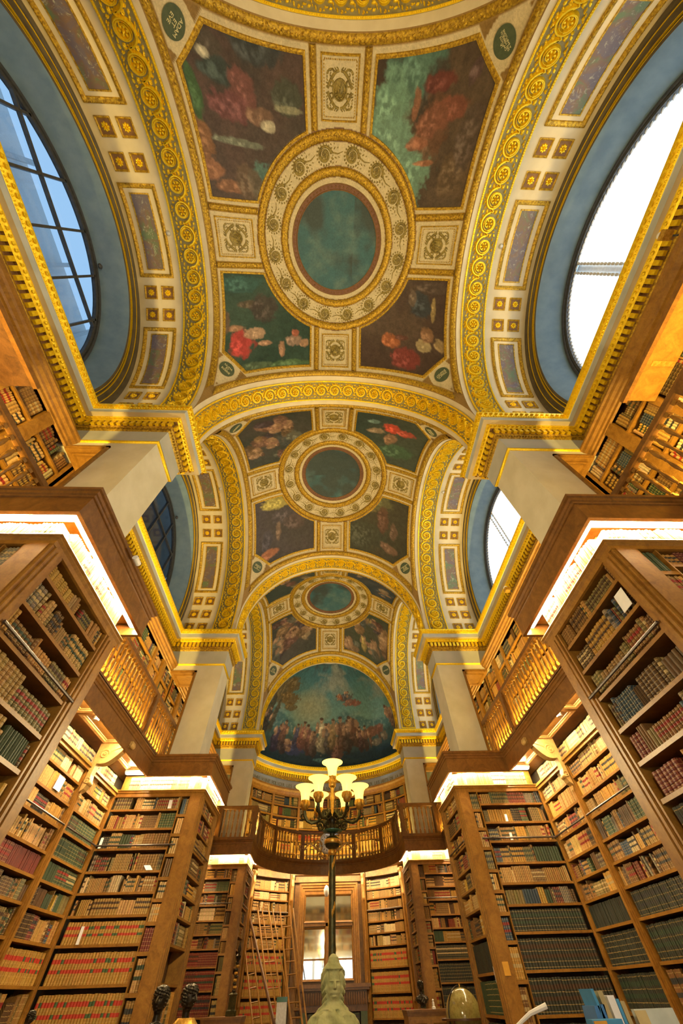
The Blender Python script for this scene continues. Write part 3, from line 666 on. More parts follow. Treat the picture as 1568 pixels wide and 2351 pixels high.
def window(side, i, num):
    yc = yb(i)
    o = arch_strip(side, yc, [(XW, RA), (XW, 3.06), (XW + .03, 3.04), (XW + .03, 2.97), (XW + .0, 2.955), (XW + .0, 2.93), (XW + .05, 2.91), (XW + .05, 2.85), (XW + .08, 2.83), (XW + .08, 2.77), (XW + .03, 2.75), (XW + .03, 2.69)], M['arch_dark'], 'window_%d' % num, None, kind='structure')
    for r, x in ((2.945, XW - .012), (2.84, XW + .035), (2.76, XW + .025)):
        arch_strip(side, yc, [(x + .03, r + .009), (x, r + .006), (x, r - .006), (x + .03, r - .009)], M['gold'], 'gilded_fillet', o)
    arch_strip(side, yc, [(XW + .03, 2.69), (XW + .10, 2.64), (XG, WR + .12)], M['reveal'], 'reveal', o)
    arch_strip(side, yc, [(XG, WR + .12), (XG - .05, WR + .11), (XG - .05, WR + .05), (XG, WR + .04), (XG - .03, WR + .03), (XG - .03, WR - .03), (XG + .05, WR - .03)], M['frame'], 'frame', o)
    # glazing or tarpaulin
    def half(x, r, mat, name, y0=-9, y1=9):
        pts = [(-r, -.6)] + [(r * math.sin(a), r * math.cos(a)) for a in np.linspace(-PI / 2, PI / 2, 41)] + [(r, -.6)]
        pts = [(min(max(a, y0), y1), b) for a, b in pts]
        mb = MB(); k = len(pts); mb.add([(side * x, yc + a, ZS + b) for a, b in pts] + [(side * (x + .01), yc + a, ZS + b) for a, b in pts], [tuple(range(k)), tuple(range(k, 2 * k))[::-1]])
        return mb.build(name, mat, o, smooth=False)
    if side < 0:
        half(XG + .02, WR - .02, M['glass'], 'pane')
        for q in (-1.53, -.74, .04, .83, 1.64):
            top = math.sqrt(max(WR ** 2 - q * q, 0)); mb = MB(); mb.box(side * (XG - .03), side * (XG + .04), yc + q - .022, yc + q + .022, LIP - .1, ZS + top); mb.build('mullion', M['frame'], o, smooth=False)
        for z in (8.93,):
            hw = math.sqrt(WR ** 2 - (z - ZS) ** 2); mb = MB(); mb.box(side * (XG - .035), side * (XG + .035), yc - hw, yc + hw, z - .022, z + .022); mb.build('transom', M['frame'], o, smooth=False)
        mb = MB(); mb.box(side * (XG - .035), side * (XG + .035), yc - WR, yc + WR, 7.45, 7.50); mb.build('transom', M['frame'], o, smooth=False)
        mb = MB(); mb.lathe([(.004, 0), (.05, .02), (.06, .05), (.03, .08)], (side * (XG - .10), yc + .65, ZS + 2.28), 10, 'x'); mb.build('detector', M['frame'], o)
    else:
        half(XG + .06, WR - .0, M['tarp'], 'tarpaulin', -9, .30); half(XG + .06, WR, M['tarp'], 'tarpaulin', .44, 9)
        mb = MB(); mb.box(side * (XG + .10), side * (XG + .16), yc + .25, yc + .50, LIP - .2, ZS + WR); mb.build('batten', M['steel_l'], o, smooth=False)
        mb = MB()
        pts = []
        for yq in (.28, .46):
            for k in range(26): 
                z = LIP + .1 + k * .12
                if z < ZS + WR - .1: mb.lathe([(.012, -.05), (.03, -.03), (.034, .03), (.012, .05)], (side * (XG + .03), yc + yq, z), 6)
        for k in range(70):
            a = -PI / 2 + PI * (k + .5) / 70; p = (side * (XG + .02), yc + (WR - .05) * math.sin(a), ZS + (WR - .05) * math.cos(a))
            mb.lathe([(.006, -.05), (.020, -.02), (.020, .02), (.006, .05)], p, 5, 'y')
        mb.build('lacing', M['steel_l'], o, kind='stuff')
    # outer masonry around the opening
    mb = MB(); n = 24; vs = []; 
    ring = [(-(WR + .12), -.95)] + [((WR + .12) * math.sin(a), (WR + .12) * math.cos(a)) for a in np.linspace(-PI / 2, PI / 2, n + 1)] + [((WR + .12), -.95)]
    def outp(p):
        y, z = p; k = min(3.53 / max(abs(y), 1e-6), 5.0 / max(abs(z), 1e-6)) if z > 0 else 3.53 / abs(y); return (y * k, z * k if z > 0 else z)
    for p in ring: q = outp(p); vs += [(side * (XG + .02), yc + p[0], ZS + p[1]), (side * (XG + .02), yc + q[0], ZS + q[1])]
    mb.add(vs, [(2 * k, 2 * k + 2, 2 * k + 3, 2 * k + 1) for k in range(len(ring) - 1)]); mb.build('outer_masonry', M['outer'], o)
    # spandrel between vault and wall
    return o
num = 1
for i in range(3):
    for side in (-1, 1):
        soffit_lat(side, i); window(side, i, num); num += 1
for j in range(-1, 3):
    y0, y1 = pier_y(j); y0 = y0 - .0; m = trn()
    mb = MB(); mb.mbox(m, y0, y1, -S_END, S_END, 0, 0, 72)
    # stilted cheeks beside the lunettes
    o = mb.build('trim_%d' % (30 + j), M['cream'], None, kind='structure')
    gold_band(m, y0 + .13, y1 - .13, o, pitch=.40, me='scroll_small')
    if j < 2: pass
# corner returns of the stilts: pier blocks between cornice and springing
for j in range(-1, 3):
    y0, y1 = pier_y(j)
    for side in (-1, 1):
        mb = MB(); xo = XW + .6
        mb.box(side * (RA + .002), side * xo, y0 + .002, y1 - .002, LIP - .4, ZS + .01)
        mb.build('trim_%d' % (40 + 2 * j + (side > 0)), M['cream'], None, smooth=False, kind='structure')

# ------------------------------------------------------------------ apse half dome with its painted sky and figures
AC = (0.0, 16.9); AR = 4.12; AZ = 7.0
def apse_colours(ph, el):
    n1 = fnoise(ph / 20 + 4, el / 14, .9, 91); n2 = fnoise(ph / 9 + 4, el / 6, 1.2, 92); n3 = fnoise(ph / 2, el / 2, 1.4, 93, 3)
    t = np.clip(el / 70, 0, 1)
    c = lerp(np.ones(ph.shape + (3,)) * np.array((.14, .27, .25)), (.05, .16, .19), np.clip((t - .3) * 2, 0, 1))
    c = lerp(c, (.24, .27, .22), np.clip((n1 - .45) * 4, 0, .85)); c = lerp(c, (.30, .30, .18), np.clip(1 - ((ph + 18) / 22) ** 2 - ((el - 36) / 14) ** 2, 0, 1) * .75)
    c = lerp(c, (.05, .07, .08), np.clip((el - 55) / 12, 0, 1) * np.clip((n2 - .4) * 3, 0, .8))
    hill = 27 + 4 * np.sin(ph / 11) + 5 * (n2 - .5) + 3 * np.exp(-((ph - 14) / 9) ** 2); k = np.clip((hill - el) / 2, 0, 1); c = lerp(c, (.055, .14, .16), k * .9); c = lerp(c, (.16, .24, .22), k * np.clip((n3 - .55) * 4, 0, .6))
    k = np.clip((19 - el) / 3 + (n2 - .5) * 2, 0, 1); c = lerp(c, (.035, .07, .07), k * .85); k = np.clip((9 - el) / 3 + (n2 - .5), 0, 1); c = lerp(c, (.02, .045, .06), k * .9)
    B = [(-52, 42, 12, 10, (.10, .075, .03)), (-42, 38, 10, 5, (.14, .095, .035)), (-45, 48, 10, 6, (.12, .09, .04)), (-38, 33, 6, 3, (.11, .08, .03)), (-57, 26, 3, 14, (.05, .045, .03)), (-50, 24, 2.5, 12, (.06, .05, .03)),
         (17, 42.5, 10, 2.8, (.07, .075, .08)), (22, 39, 8, 2.6, (.17, .08, .06)), (27, 37.5, 5, 2, (.20, .08, .06)), (-27, 9, 8, 5, (.05, .06, .14)), (36, 17, 9, 3.4, (.16, .075, .05)), (43, 17.5, 3.5, 3, (.15, .07, .05)), (33, 12, 1.2, 4, (.11, .06, .04)), (41, 12, 1.2, 4, (.11, .06, .04)), (37, 10, 4, 2.5, (.16, .14, .10)), (45, 12, 3, 3, (.13, .11, .08)), (-3, 3, 9, 1.6, (.05, .12, .12)), (10, 2, 12, 1.5, (.03, .06, .06))]
    F_ = [(12, 43.5, 9, 2.9, (.30, .11, .05)), (18, 44.5, 8, .6, (.09, .10, .12)), (-55, 21, 15, 1.6, (.06, .05, .05)), (-42, 13, 15, 1.3, (.06, .04, .07)), (-37, 17, 14, 1.5, (.16, .08, .06)), (-33, 9, 12, .5, (.10, .06, .05)), (-26, 17, 13, 1.6, (.07, .07, .15)), (-21, 18, 15, 1.5, (.24, .10, .08)), (-16, 16, 16, 1.7, (.15, .07, .06)), (-12, 13, 14, 1.5, (.10, .07, .06)),
          (-6, 19, 20, 1.6, (.40, .36, .26)), (-1, 17, 17, 1.7, (.09, .08, .08)), (3, 20, 17, 1.5, (.24, .17, .09)), (8, 11, 14, 1.2, (.26, .14, .10)), (10, 20, 19, 1.6, (.11, .06, .04)), (15, 18, 18, 1.5, (.07, .045, .035)), (20, 21, 17, 1.9, (.12, .06, .04)), (25, 15, 13, 1.6, (.10, .055, .05)), (29, 15, 13, 1.5, (.12, .07, .055)), (56, 22, 14, 1.9, (.17, .10, .07))]
    for (a, b, h_, an, cl) in F_: B += [(x, y, rx, ry, k) for x, y, rx, ry, k in fig(a, b, h_, an, cl, (.27, .17, .11), tuple(q * .55 for q in cl))]
    for (a, b, ra, rb, col) in B:
        da = (ph - a) / ra + (n2 - .5) * .9 + (n3 - .5) * .7; db = (el - b) / rb + (n1 - .5) * .5 + (n3 - .5) * .6
        w = np.clip((1.1 - da * da - db * db) * 2.5, 0, 1); c = lerp(c, col, w * .88)
        hl = np.clip((.5 - ((da + .3) ** 2 + (db - .2) ** 2)) * 3, 0, 1) * w * np.clip((n3 - .42) * 4, 0, 1); c = lerp(c, np.array(col) * 2 + .02, hl * .7)
    return np.clip(c * (.7 + .6 * n3)[..., None], 0, 1)
ph = np.linspace(-92, 92, 460); el = np.linspace(-3, 90, 300); PH, EL = np.meshgrid(ph, el)
pos = np.stack([AC[0] + AR * np.sin(np.radians(PH)) * np.cos(np.radians(EL)), AC[1] + AR * np.cos(np.radians(PH)) * np.cos(np.radians(EL)), AZ + AR * np.sin(np.radians(EL))], -1)
link('ceiling', grid_mesh(pos, apse_colours(PH, EL), M['painting']), None, kind='structure')
# closing wall around the last arch
mb = MB(); yq = pier_y(2)[1] + .01; vs = []; n = 30
for a in np.linspace(-PI / 2, PI / 2, n + 1):
    vs += [((RA) * math.sin(a), yq, ZS + RA * math.cos(a)), (5.6 * math.sin(a), yq, ZS + 5.6 * math.cos(a))]
mb.add(vs, [(2 * k, 2 * k + 1, 2 * k + 3, 2 * k + 2) for k in range(n)]); mb.build('wall_apse_arch', M['cream'], None, kind='structure')
mb = MB(); mb.lathe([(.42, 0), (.38, .03), (.3, .04)], (0, AC[1] + 1.08, AZ + 3.90), 24); mb.build('trim_50', M['white'], None, kind='structure')

# ------------------------------------------------------------------ shell: walls, floor, roof
mb = MB(); mb.box(-6, 6, -6, 22, FLOOR - .1, FLOOR); mb.build('floor', M['dark_floor'], None, smooth=False, kind='structure')
for side, nm in ((-1, 'wall_left'), (1, 'wall_right')):
    mb = MB(); mb.box(side * XW, side * (XG + .06), -4.5, 18.0, FLOOR, LIP - .05); mb.build(nm, M['cream_wall'], None, smooth=False, kind='structure')
mb = MB(); mb.box(-5.6, 5.6, -4.62, -4.5, FLOOR, 12.3); mb.build('wall_back', M['cream_wall'], None, smooth=False, kind='structure')
mb = MB(); mb.box(-5.6, 5.6, -4.6, 22, 12.3, 12.4); mb.build('ceiling_outer_roof', M['outer'], None, smooth=False, kind='structure')
mb = MB()
for k in range(24):
    a0, a1 = -PI / 2 + PI * k / 24, -PI / 2 + PI * (k + 1) / 24
    P = lambda a, r, z: (AC[0] + r * math.sin(a), AC[1] + r * math.cos(a), z)
    mb.add([P(a0, 4.5, FLOOR), P(a1, 4.5, FLOOR), P(a1, 4.5, 12.3), P(a0, 4.5, 12.3)], [(0, 1, 2, 3)])
mb.build('wall_apse', M['frieze'], None, kind='structure')
mb = MB()
for k in range(24):
    a0, a1 = -PI / 2 + PI * k / 24, -PI / 2 + PI * (k + 1) / 24
    mb.add([P(a0, 4.16, 5.6), P(a1, 4.16, 5.6), P(a1, 4.16, LIP), P(a0, 4.16, LIP)], [(0, 3, 2, 1)])
frz = mb.build('wall_apse_frieze', M['frieze'], None, kind='structure')
TX = 'ORPHEE VIENT POLICER LES GRECS ENCORE SAUVAGES ET LEUR ENSEIGNER LES ARTS DE LA PAIX'
for k, chx in enumerate(TX):
    if chx == ' ': continue
    a = math.radians(-58 + 116 * k / (len(TX) - 1)); n_ = Vector((-math.sin(a), -math.cos(a), 0)); rt = Vector((math.cos(a), -math.sin(a), 0)); p = Vector(P(a, 4.145, 6.02))
    kk = 'L' + chx
    if kk not in ME: ME[kk] = letters(chx, .19, M['gold_ground'])
    inst('letter', ME[kk], frz, Matrix(((rt.x, 0, n_.x, p.x), (rt.y, 0, n_.y, p.y), (rt.z, 1, n_.z, p.z), (0, 0, 0, 1))))
# back wall: tall lit windows seen in the mirror
for k, x in enumerate((-1.9, 0, 1.9)):
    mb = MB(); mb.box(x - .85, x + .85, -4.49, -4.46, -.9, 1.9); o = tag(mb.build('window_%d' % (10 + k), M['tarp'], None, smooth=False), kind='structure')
    for q in (-.86, -.45, -.28, .05, .30, .62, .86):
        mb = MB(); mb.box(x + q - .03, x + q + .03, -4.46, -4.40, -.9, 1.9); mb.build('mullion', M['frame'], o, smooth=False)
o = empty('scaffold_screen', (-7.6, -.5, 6), label='pale building front with beams seen through the first left window', cat='building')
mb = MB(); mb.box(-8.0, -7.9, -5, 3.0, 6, 12.5); mb.build('front', M['white'], o, smooth=False)
for z in (8.4, 9.5, 10.6): mb = MB(); mb.box(-7.9, -7.75, -5, 3.0, z, z + .14); mb.build('beam', M['steel_l'], o, smooth=False)
for y in (-3.4, -1.9, .2, 1.9): mb = MB(); mb.box(-7.75, -7.65, y, y + .10, 6, 12.5); mb.build('mast', M['steel_l'], o, smooth=False)
o = empty('dark_building', (-6.9, 6.6, 6), label='dark grey building wall close behind the second left window', cat='building')
mb = MB(); mb.box(-7.0, -6.6, 3.2, 10.4, 5, 12.5); mb.build('wall_face', M['arch_dark'], o, smooth=False)
for y in (4.6, 6.4, 8.2): mb = MB(); mb.box(-6.6, -6.56, y, y + .9, 7.8, 9.6); mb.build('blind_window', M['frame'], o, smooth=False)

# ------------------------------------------------------------------ piers
for j in range(0, 3):
    y0, y1 = pier_y(j); 
    for side in (-1, 1):
        sd = 'left' if side < 0 else 'right'; nth = ('nearest', 'middle', 'farthest')[j]
        o = empty('stone_pier', (side * 4, (y0 + y1) / 2, 3.26), label='cream stone pier, %s on the %s side, standing on its bookcase' % (nth, sd), cat='pier')
        x0 = 3.19
        mb = MB(); mb.box(side * x0, side * 3.91, y0 + .03, y1 - .03, 3.2, 5.87); mb.box(side * 3.91, side * XW, y0 + .03, y1 - .03, 5.62, 5.87); mb.build('shaft', M['cream_wall'], o, smooth=False)
        path = [(side * XW, y0 + .03), (side * x0, y0 + .03), (side * x0, y1 - .03), (side * XW, y1 - .03)]
        if side > 0: path = path[::-1]
        mb = MB(); mb.sweep_plan(path, [(0, 5.79), (-.02, 5.80), (-.035, 5.83), (-.02, 5.86), (-.03, 5.88), (-.005, 5.89), (-.005, 6.24)][:6]); mb.build('gilded_band', M['gold'], o)
        mb = MB(); mb.box(side * (x0 + .02), side * XW, y0 + .05, y1 - .05, 5.87, 6.5); mb.build('upper_block', M['cream_wall'], o, smooth=False)
        # oak lining of the passage
        mb = MB(); w = .05
        for yy in (y0 - .0, y1 - .06):
            mb.box(side * 3.90, side * 3.96, yy, yy + .06, 3.26, 5.62); mb.box(side * 3.90, side * 4.62, yy, yy + .06, 5.57, 5.63)
        mb.box(side * 3.91, side * 3.94, y0 + .03, y1 - .03, 3.26, 5.6); mb.box(side * 3.91, side * 4.65, y0 + .03, y1 - .03, 5.56, 5.60); mb.build('passage_lining', M['wood'], o, smooth=False)
        mb = MB(); mb.mpath(lambda u, v, h, s=side: (s * u, v, 5.56 - h), rect(4.0, 4.56, y0 + .12, y1 - .12), [(0, 0), (0, .02), (.03, .03), (.05, .0)]); mb.build('ceiling_panel', M['wood'], o)

# ------------------------------------------------------------------ cornice
def cpath(side):
    p = [(XW, -4.45)]
    for j in range(-1, 3):
        y0, y1 = pier_y(j)
        if j >= 0: p.append((XW, y0))
        p += [(3.156, y0 if j >= 0 else -4.45)] if j >= 0 else [(3.156, -4.45)]
        if j < 0: p = [(3.156, -4.45)]
        p += [(3.156, y1)]
        if j < 2: p.append((XW, y1))
    p.append((3.95, pier_y(2)[1]))
    q = [(side * a, b) for a, b in p]
    return q if side < 0 else q[::-1]
# apse arc joins both sides
arc = [(AC[0] + 4.12 * math.sin(a), AC[1] + 4.12 * math.cos(a)) for a in np.linspace(-1.40, 1.40, 33)]
PL = cpath(-1); PR = cpath(1)
CPROF = {'gilded_cyma': ([(-.30, LIP + .02), (-.332, LIP), (-.335, LIP - .03), (-.31, LIP - .07), (-.285, LIP - .12), (-.275, LIP - .13)], 'gold'),
         'grey_fillet': ([(0.0, LIP + .02), (-.30, LIP + .02)], 'cream'),
         'corona': ([(-.275, LIP - .13), (-.262, LIP - .135), (-.262, LIP - .25)], 'frieze'),
         'corona_soffit': ([(-.262, LIP - .25), (-.245, LIP - .245), (-.17, LIP - .24)], 'cream'),
         'egg_moulding': ([(-.17, LIP - .24), (-.165, LIP - .27), (-.13, LIP - .32), (-.12, LIP - .33)], 'gold'),
         'dentil_bed': ([(-.12, LIP - .33), (-.075, LIP - .335), (-.075, LIP - .47)], 'brown'),
         'leaf_moulding': ([(-.075, LIP - .47), (-.06, LIP - .475), (-.05, LIP - .50), (-.02, LIP - .56), (-.01, LIP - .57)], 'gold_dim'),
         'frieze': ([(-.01, LIP - .57), (-.008, LIP - .575), (-.008, LIP - .97)], 'grey')}
def seg_iter(path, step, off, start=.5):
    """positions along a plan path offset by off (left positive); yields x, y, heading"""
    for i in range(len(path) - 1):
        a = Vector(path[i]); b = Vector(path[i + 1]); d = b - a; L_ = d.length; d.normalize(); n_ = Vector((-d.y, d.x))
        def turn(p, q, r):
            d1 = (Vector(q) - Vector(p)).normalized(); d2 = (Vector(r) - Vector(q)).normalized(); return d1.x * d2.y - d1.y * d2.x
        t0 = t1 = 0.0
        if i > 0: t = turn(path[i - 1], path[i], path[i + 1]); t0 = off * (1 if t > .9 else -1 if t < -.9 else 0)
        if i < len(path) - 2: t = turn(path[i], path[i + 1], path[i + 2]); t1 = off * (1 if t > .9 else -1 if t < -.9 else 0)
        l0, l1 = t0, L_ - t1
        k = int((l1 - l0) / step)
        if k < 1: continue
        st = (l1 - l0) / k
        for j in range(k):
            p = a + d * (l0 + (j + start) * st) + n_ * off; yield p.x, p.y, math.atan2(d.y, d.x), n_
dent = MB(); dent.box(-.035, .035, 0, .05, -.12, 0); DENT = dent.mesh(M['gold'], False)
ndent = 0
for cn, (path, sd) in enumerate(((PL, 'left'), (PR, 'right'), (arc[::-1][::-1], 'apse'))):
    pth = path if sd != 'apse' else arc
    root = None
    sgn = 1
    for nm, (prof, mt) in CPROF.items():
        mb = MB()
        if nm == 'frieze' and sd == 'apse': continue
        mb.sweep_plan(pth, [(d * (1 if sd == 'x' else 1), z) for d, z in prof])
        if root is None: root = mb.build('trim_%d' % (60 + cn), M[mt], None, kind='structure')
        else: mb.build(nm, M[mt], root)
    # leaf relief on the cyma, eggs, small leaves: joined relief
    def strip(m_, off, z, step, ru, rv, hh, tilt):
        for x, y, hd, n_ in seg_iter(pth, step, off):
            d_ = Vector((math.cos(hd), math.sin(hd), 0)); up_ = Vector((-n_.x * math.sin(tilt), -n_.y * math.sin(tilt), math.cos(tilt))); no = d_.cross(up_); 
            if no.dot(Vector((-n_.x, -n_.y, 0))) < 0: no = -no
            c_ = Vector((x, y, z))
            m_.mbead(lambda u, v, h: c_ + d_ * u + up_ * v + no * h, 0, 0, ru, rv, hh, 5)
    mb = MB(); strip(mb, -.318, LIP - .045, .10, .042, .055, .022, -.35); strip(mb, -.29, LIP - .115, .05, .018, .018, .02, -.3); mb.build('acanthus_relief', M['gold'], root, kind='stuff')
    mb = MB(); strip(mb, -.15, LIP - .285, .085, .032, .04, .03, -.5); mb.build('egg_and_dart', M['gold'], root, kind='stuff')
    mb = MB(); strip(mb, -.045, LIP - .515, .055, .022, .04, .018, -.5); mb.build('small_leaves', M['gold_dim'], root, kind='stuff')
    rest = MB()
    for x, y, hd, n_ in seg_iter(pth, .115, -.075):
        th = math.atan2(-n_.y, -n_.x) - PI / 2
        c_, s_ = math.cos(th), math.sin(th)
        if sd != 'apse' and y > -2.5 and y < 3.7 and ndent < 290:
            ndent += 1; inst('dentil', DENT, root, Matrix.Translation((x, y, LIP - .34)) @ Matrix.Rotation(th, 4, 'Z'))
        else:
            vs = [(x + (a * c_ - b * s_), y + (a * s_ + b * c_), LIP - .34 + z) for z in (-.12, 0) for b in (0, .05) for a in (-.035, .035)]
            rest.add(vs, [(0, 2, 3, 1), (4, 5, 7, 6), (0, 1, 5, 4), (2, 6, 7, 3), (0, 4, 6, 2), (1, 3, 7, 5)])
    rest.build('dentil_row', M['gold'], root, smooth=False, kind='stuff')

# ------------------------------------------------------------------ faces that carry shelves
class Face:
    """u runs along the face, v is height, h is outward distance"""
    def __init__(s, kind, *a): s.kind = kind; s.a = a
    def m(s, u, v, h):
        if s.kind == 'x':      # plane x = side * x0, u = y
            side, x0 = s.a; return (side * (x0 - h), u, v)
        if s.kind == 'y':      # plane y = y0 facing the camera, u measured outwards from x = side * x0
            side, x0, y0 = s.a; return (side * (x0 + u), y0 - h, v)
        R, cy = s.a            # 'arc': u = arc length from the axis
        a = u / R; r = R - h; return (r * math.sin(a), cy + r * math.cos(a), v)
PALETTE = {'tan': (.33, .185, .05), 'pale tan': (.42, .27, .10), 'brown': (.18, .095, .03), 'dark brown': (.085, .046, .018), 'cream': (.55, .44, .24), 'ochre': (.42, .24, .045), 'olive': (.15, .12, .045),
           'green': (.045, .075, .04), 'red': (.20, .032, .022), 'dark red': (.15, .03, .022), 'blue': (.035, .06, .10), 'black': (.025, .024, .022), 'grey': (.16, .14, .11), 'orange': (.50, .17, .03)}
MIX = ['tan'] * 8 + ['pale tan'] * 6 + ['brown'] * 5 + ['dark brown'] * 3 + ['ochre'] * 5 + ['olive'] * 4 + ['cream', 'cream', 'green', 'green', 'red', 'dark red', 'blue', 'black', 'grey', 'grey']
WARM = ['tan'] * 6 + ['pale tan'] * 5 + ['ochre'] * 4 + ['brown'] * 3 + ['cream'] * 2 + ['olive']
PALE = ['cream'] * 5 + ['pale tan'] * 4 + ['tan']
DARKS = ['brown'] * 4 + ['dark brown'] * 4 + ['olive'] * 3 + ['green'] * 2 + ['tan'] * 3 + ['dark red', 'blue', 'grey', 'ochre']
def one_book(mb, m, u0, u1, z0, z1, d0, d1, lean=0.0, near=False, rib=False, bulge=.010):
    """spine bulges outwards; d0 is the spine plane, d1 the fore edge"""
    k = 5 if near else 3
    lv = [0, .5, 1] if not near else None
    if near:
        lv = [0]
        if rib:
            for q in (.14, .30, .50, .66, .84): lv += [q - .012, q - .006, q + .006, q + .012]
        lv.append(1)
    vs = []; tv = []
    for t in lv:
        z = z0 + (z1 - z0) * t; lu = lean * t
        rb = .004 if (near and rib and any(abs(t - q) < .008 for q in (.14, .30, .50, .66, .84))) else 0
        for i in range(k):
            x = -1 + 2 * i / (k - 1); b = bulge * (1 - x * x) + rb * (1 if abs(x) < .99 else 0)
            vs.append(tuple(m(u0 + (u1 - u0) * i / (k - 1) + lu, z, d0 + b))); tv.append(max(t, .02))
    n = len(lv); fs = [(a * k + i, a * k + i + 1, (a + 1) * k + i + 1, (a + 1) * k + i) for a in range(n - 1) for i in range(k - 1)]
    b = len(vs)
    vs += [tuple(m(u0, z0, d1)), tuple(m(u1, z0, d1)), tuple(m(u0 + lean, z1, d1)), tuple(m(u1 + lean, z1, d1))]; tv += [0] * 4
    fs += [tuple([a * k for a in range(n)] + [b + 2, b]), tuple([a * k + k - 1 for a in range(n)][::-1] + [b + 1, b + 3])]
    fs += [tuple([(n - 1) * k + i for i in range(k)] + [b + 3, b + 2]), tuple([i for i in range(k)][::-1] + [b, b + 1])]
    mb.add(vs, fs, tv)
BOOKS = MB()          # every book beyond the nearest three hundred
NEAR = []
def vary(c, a=.18):
    k = 1 + random.uniform(-a, a); return tuple(min(x * k * (1 + random.uniform(-.06, .06)), 1) for x in c)
LABS = [(.22, .02, .015), (.03, .05, .03), (.06, .03, .015), (.40, .30, .14), (.03, .03, .03)]
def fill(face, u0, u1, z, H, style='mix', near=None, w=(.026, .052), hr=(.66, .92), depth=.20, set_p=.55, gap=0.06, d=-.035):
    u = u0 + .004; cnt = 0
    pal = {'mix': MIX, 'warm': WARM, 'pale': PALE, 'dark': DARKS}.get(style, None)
    while u < u1 - w[0]:
        if style == 'law': n = 30; wd = .047; hh = H * .86; nm = 'ochre'; col = (.40, .24, .05)
        elif style == 'red': n = 12; wd = .045; hh = H * .88; nm = random.choice(['red', 'dark red', 'red']); col = PALETTE[nm]
        elif style == 'black': n = 30; wd = .050; hh = H * .88; nm = 'black'; col = (.03, .034, .026)
        elif style == 'greenset': n = 9; wd = .048; hh = H * .86; nm = 'green'; col = (.04, .065, .035)
        else:
            n = random.choice([2, 3, 4, 5, 6, 8, 10]) if random.random() < set_p else 1
            wd = random.uniform(*w); hh = H * random.uniform(*hr); nm = random.choice(pal); col = vary(PALETTE[nm], .25)
        lab = (0, 0, 0, 1)
        if style == 'law': lab = (.42, .035, .02, .6)
        elif random.random() < .45: lab = (*random.choice(LABS), 1)
        elif random.random() < .3: lab = (0, 0, 0, .01)
        lean = 0
        if n == 1 and random.random() < .13: lean = random.choice((-1, 1)) * random.uniform(.01, .03)
        for q in range(n):
            ww = wd * (1 + random.uniform(-.05, .05))
            if u + ww > u1 - .003: u = u1; break
            if lean > 0 and u + ww + lean > u1: lean = 0
            hb = hh * (1 + random.uniform(-.012, .012)); lb = lab
            if style == 'law' and random.random() < .22: lb = (.05, .10, .04, .6)
            mb = BOOKS if near is None else MB()
            mb.cur = vary(col, .07); mb.lab = lb
            dj = d - random.uniform(0, .012)
            one_book(mb, face.m, u + .0012 + max(-lean, 0), u + ww - .0012 + max(-lean, 0), z + .001, z + hb, dj, dj - depth * random.uniform(.8, 1), lean, near is not None, near is not None and lb[3] > .5 and random.random() < .75)
            if near is not None:
                cnt += 1; near(mb, nm, cnt, hb / H)
            u += ww + abs(lean)
            if u > u1 - w[0]: break
        if style in ('mix', 'dark', 'warm') and random.random() < gap: u += random.uniform(.02, .10)
def shelf(face, u0, u1, ztop, parent, mat='wood', dep=.26, th=.032, d0=-.012, nu=1):
    mb = MB(); mb.mbox(face.m, u0, u1, ztop - th, ztop, -dep, d0, 1, nu); return mb.build('shelf', M[mat], parent, smooth=False)
def bar(face, u0, u1, z0, z1, d0, d1, name, parent, mat='wood', nu=1, **k):
    mb = MB(); mb.mbox(face.m, u0, u1, z0, z1, d0, d1, 1, nu); return mb.build(name, M[mat], parent, smooth=False, **k)
def rail(face, u0, u1, z, parent, n=1):
    mb = MB(); mb.tube([face.m(u0 + (u1 - u0) * i / max(n, 1), z, .035) for i in range(n + 1)], .014, 8); return mb.build('ladder_rail', M['rail'], parent)
SH = [2.37, 2.07, 1.78, 1.47, 1.20, .93, .61, .21, -.21, -.66, -1.12]
TOPZ = 2.60
SLOT = [TOPZ - SH[0]] + [SH[i] - .032 - SH[i + 1] for i in range(len(SH) - 1)]
WHERE = {(-1, 0): 'nearest left bookcase', (1, 0): 'nearest right bookcase'}
ROW = ['top shelf', 'second shelf down', 'third shelf down', 'fourth shelf down', 'fifth shelf down', 'sixth shelf down']
NBOOK = [0]
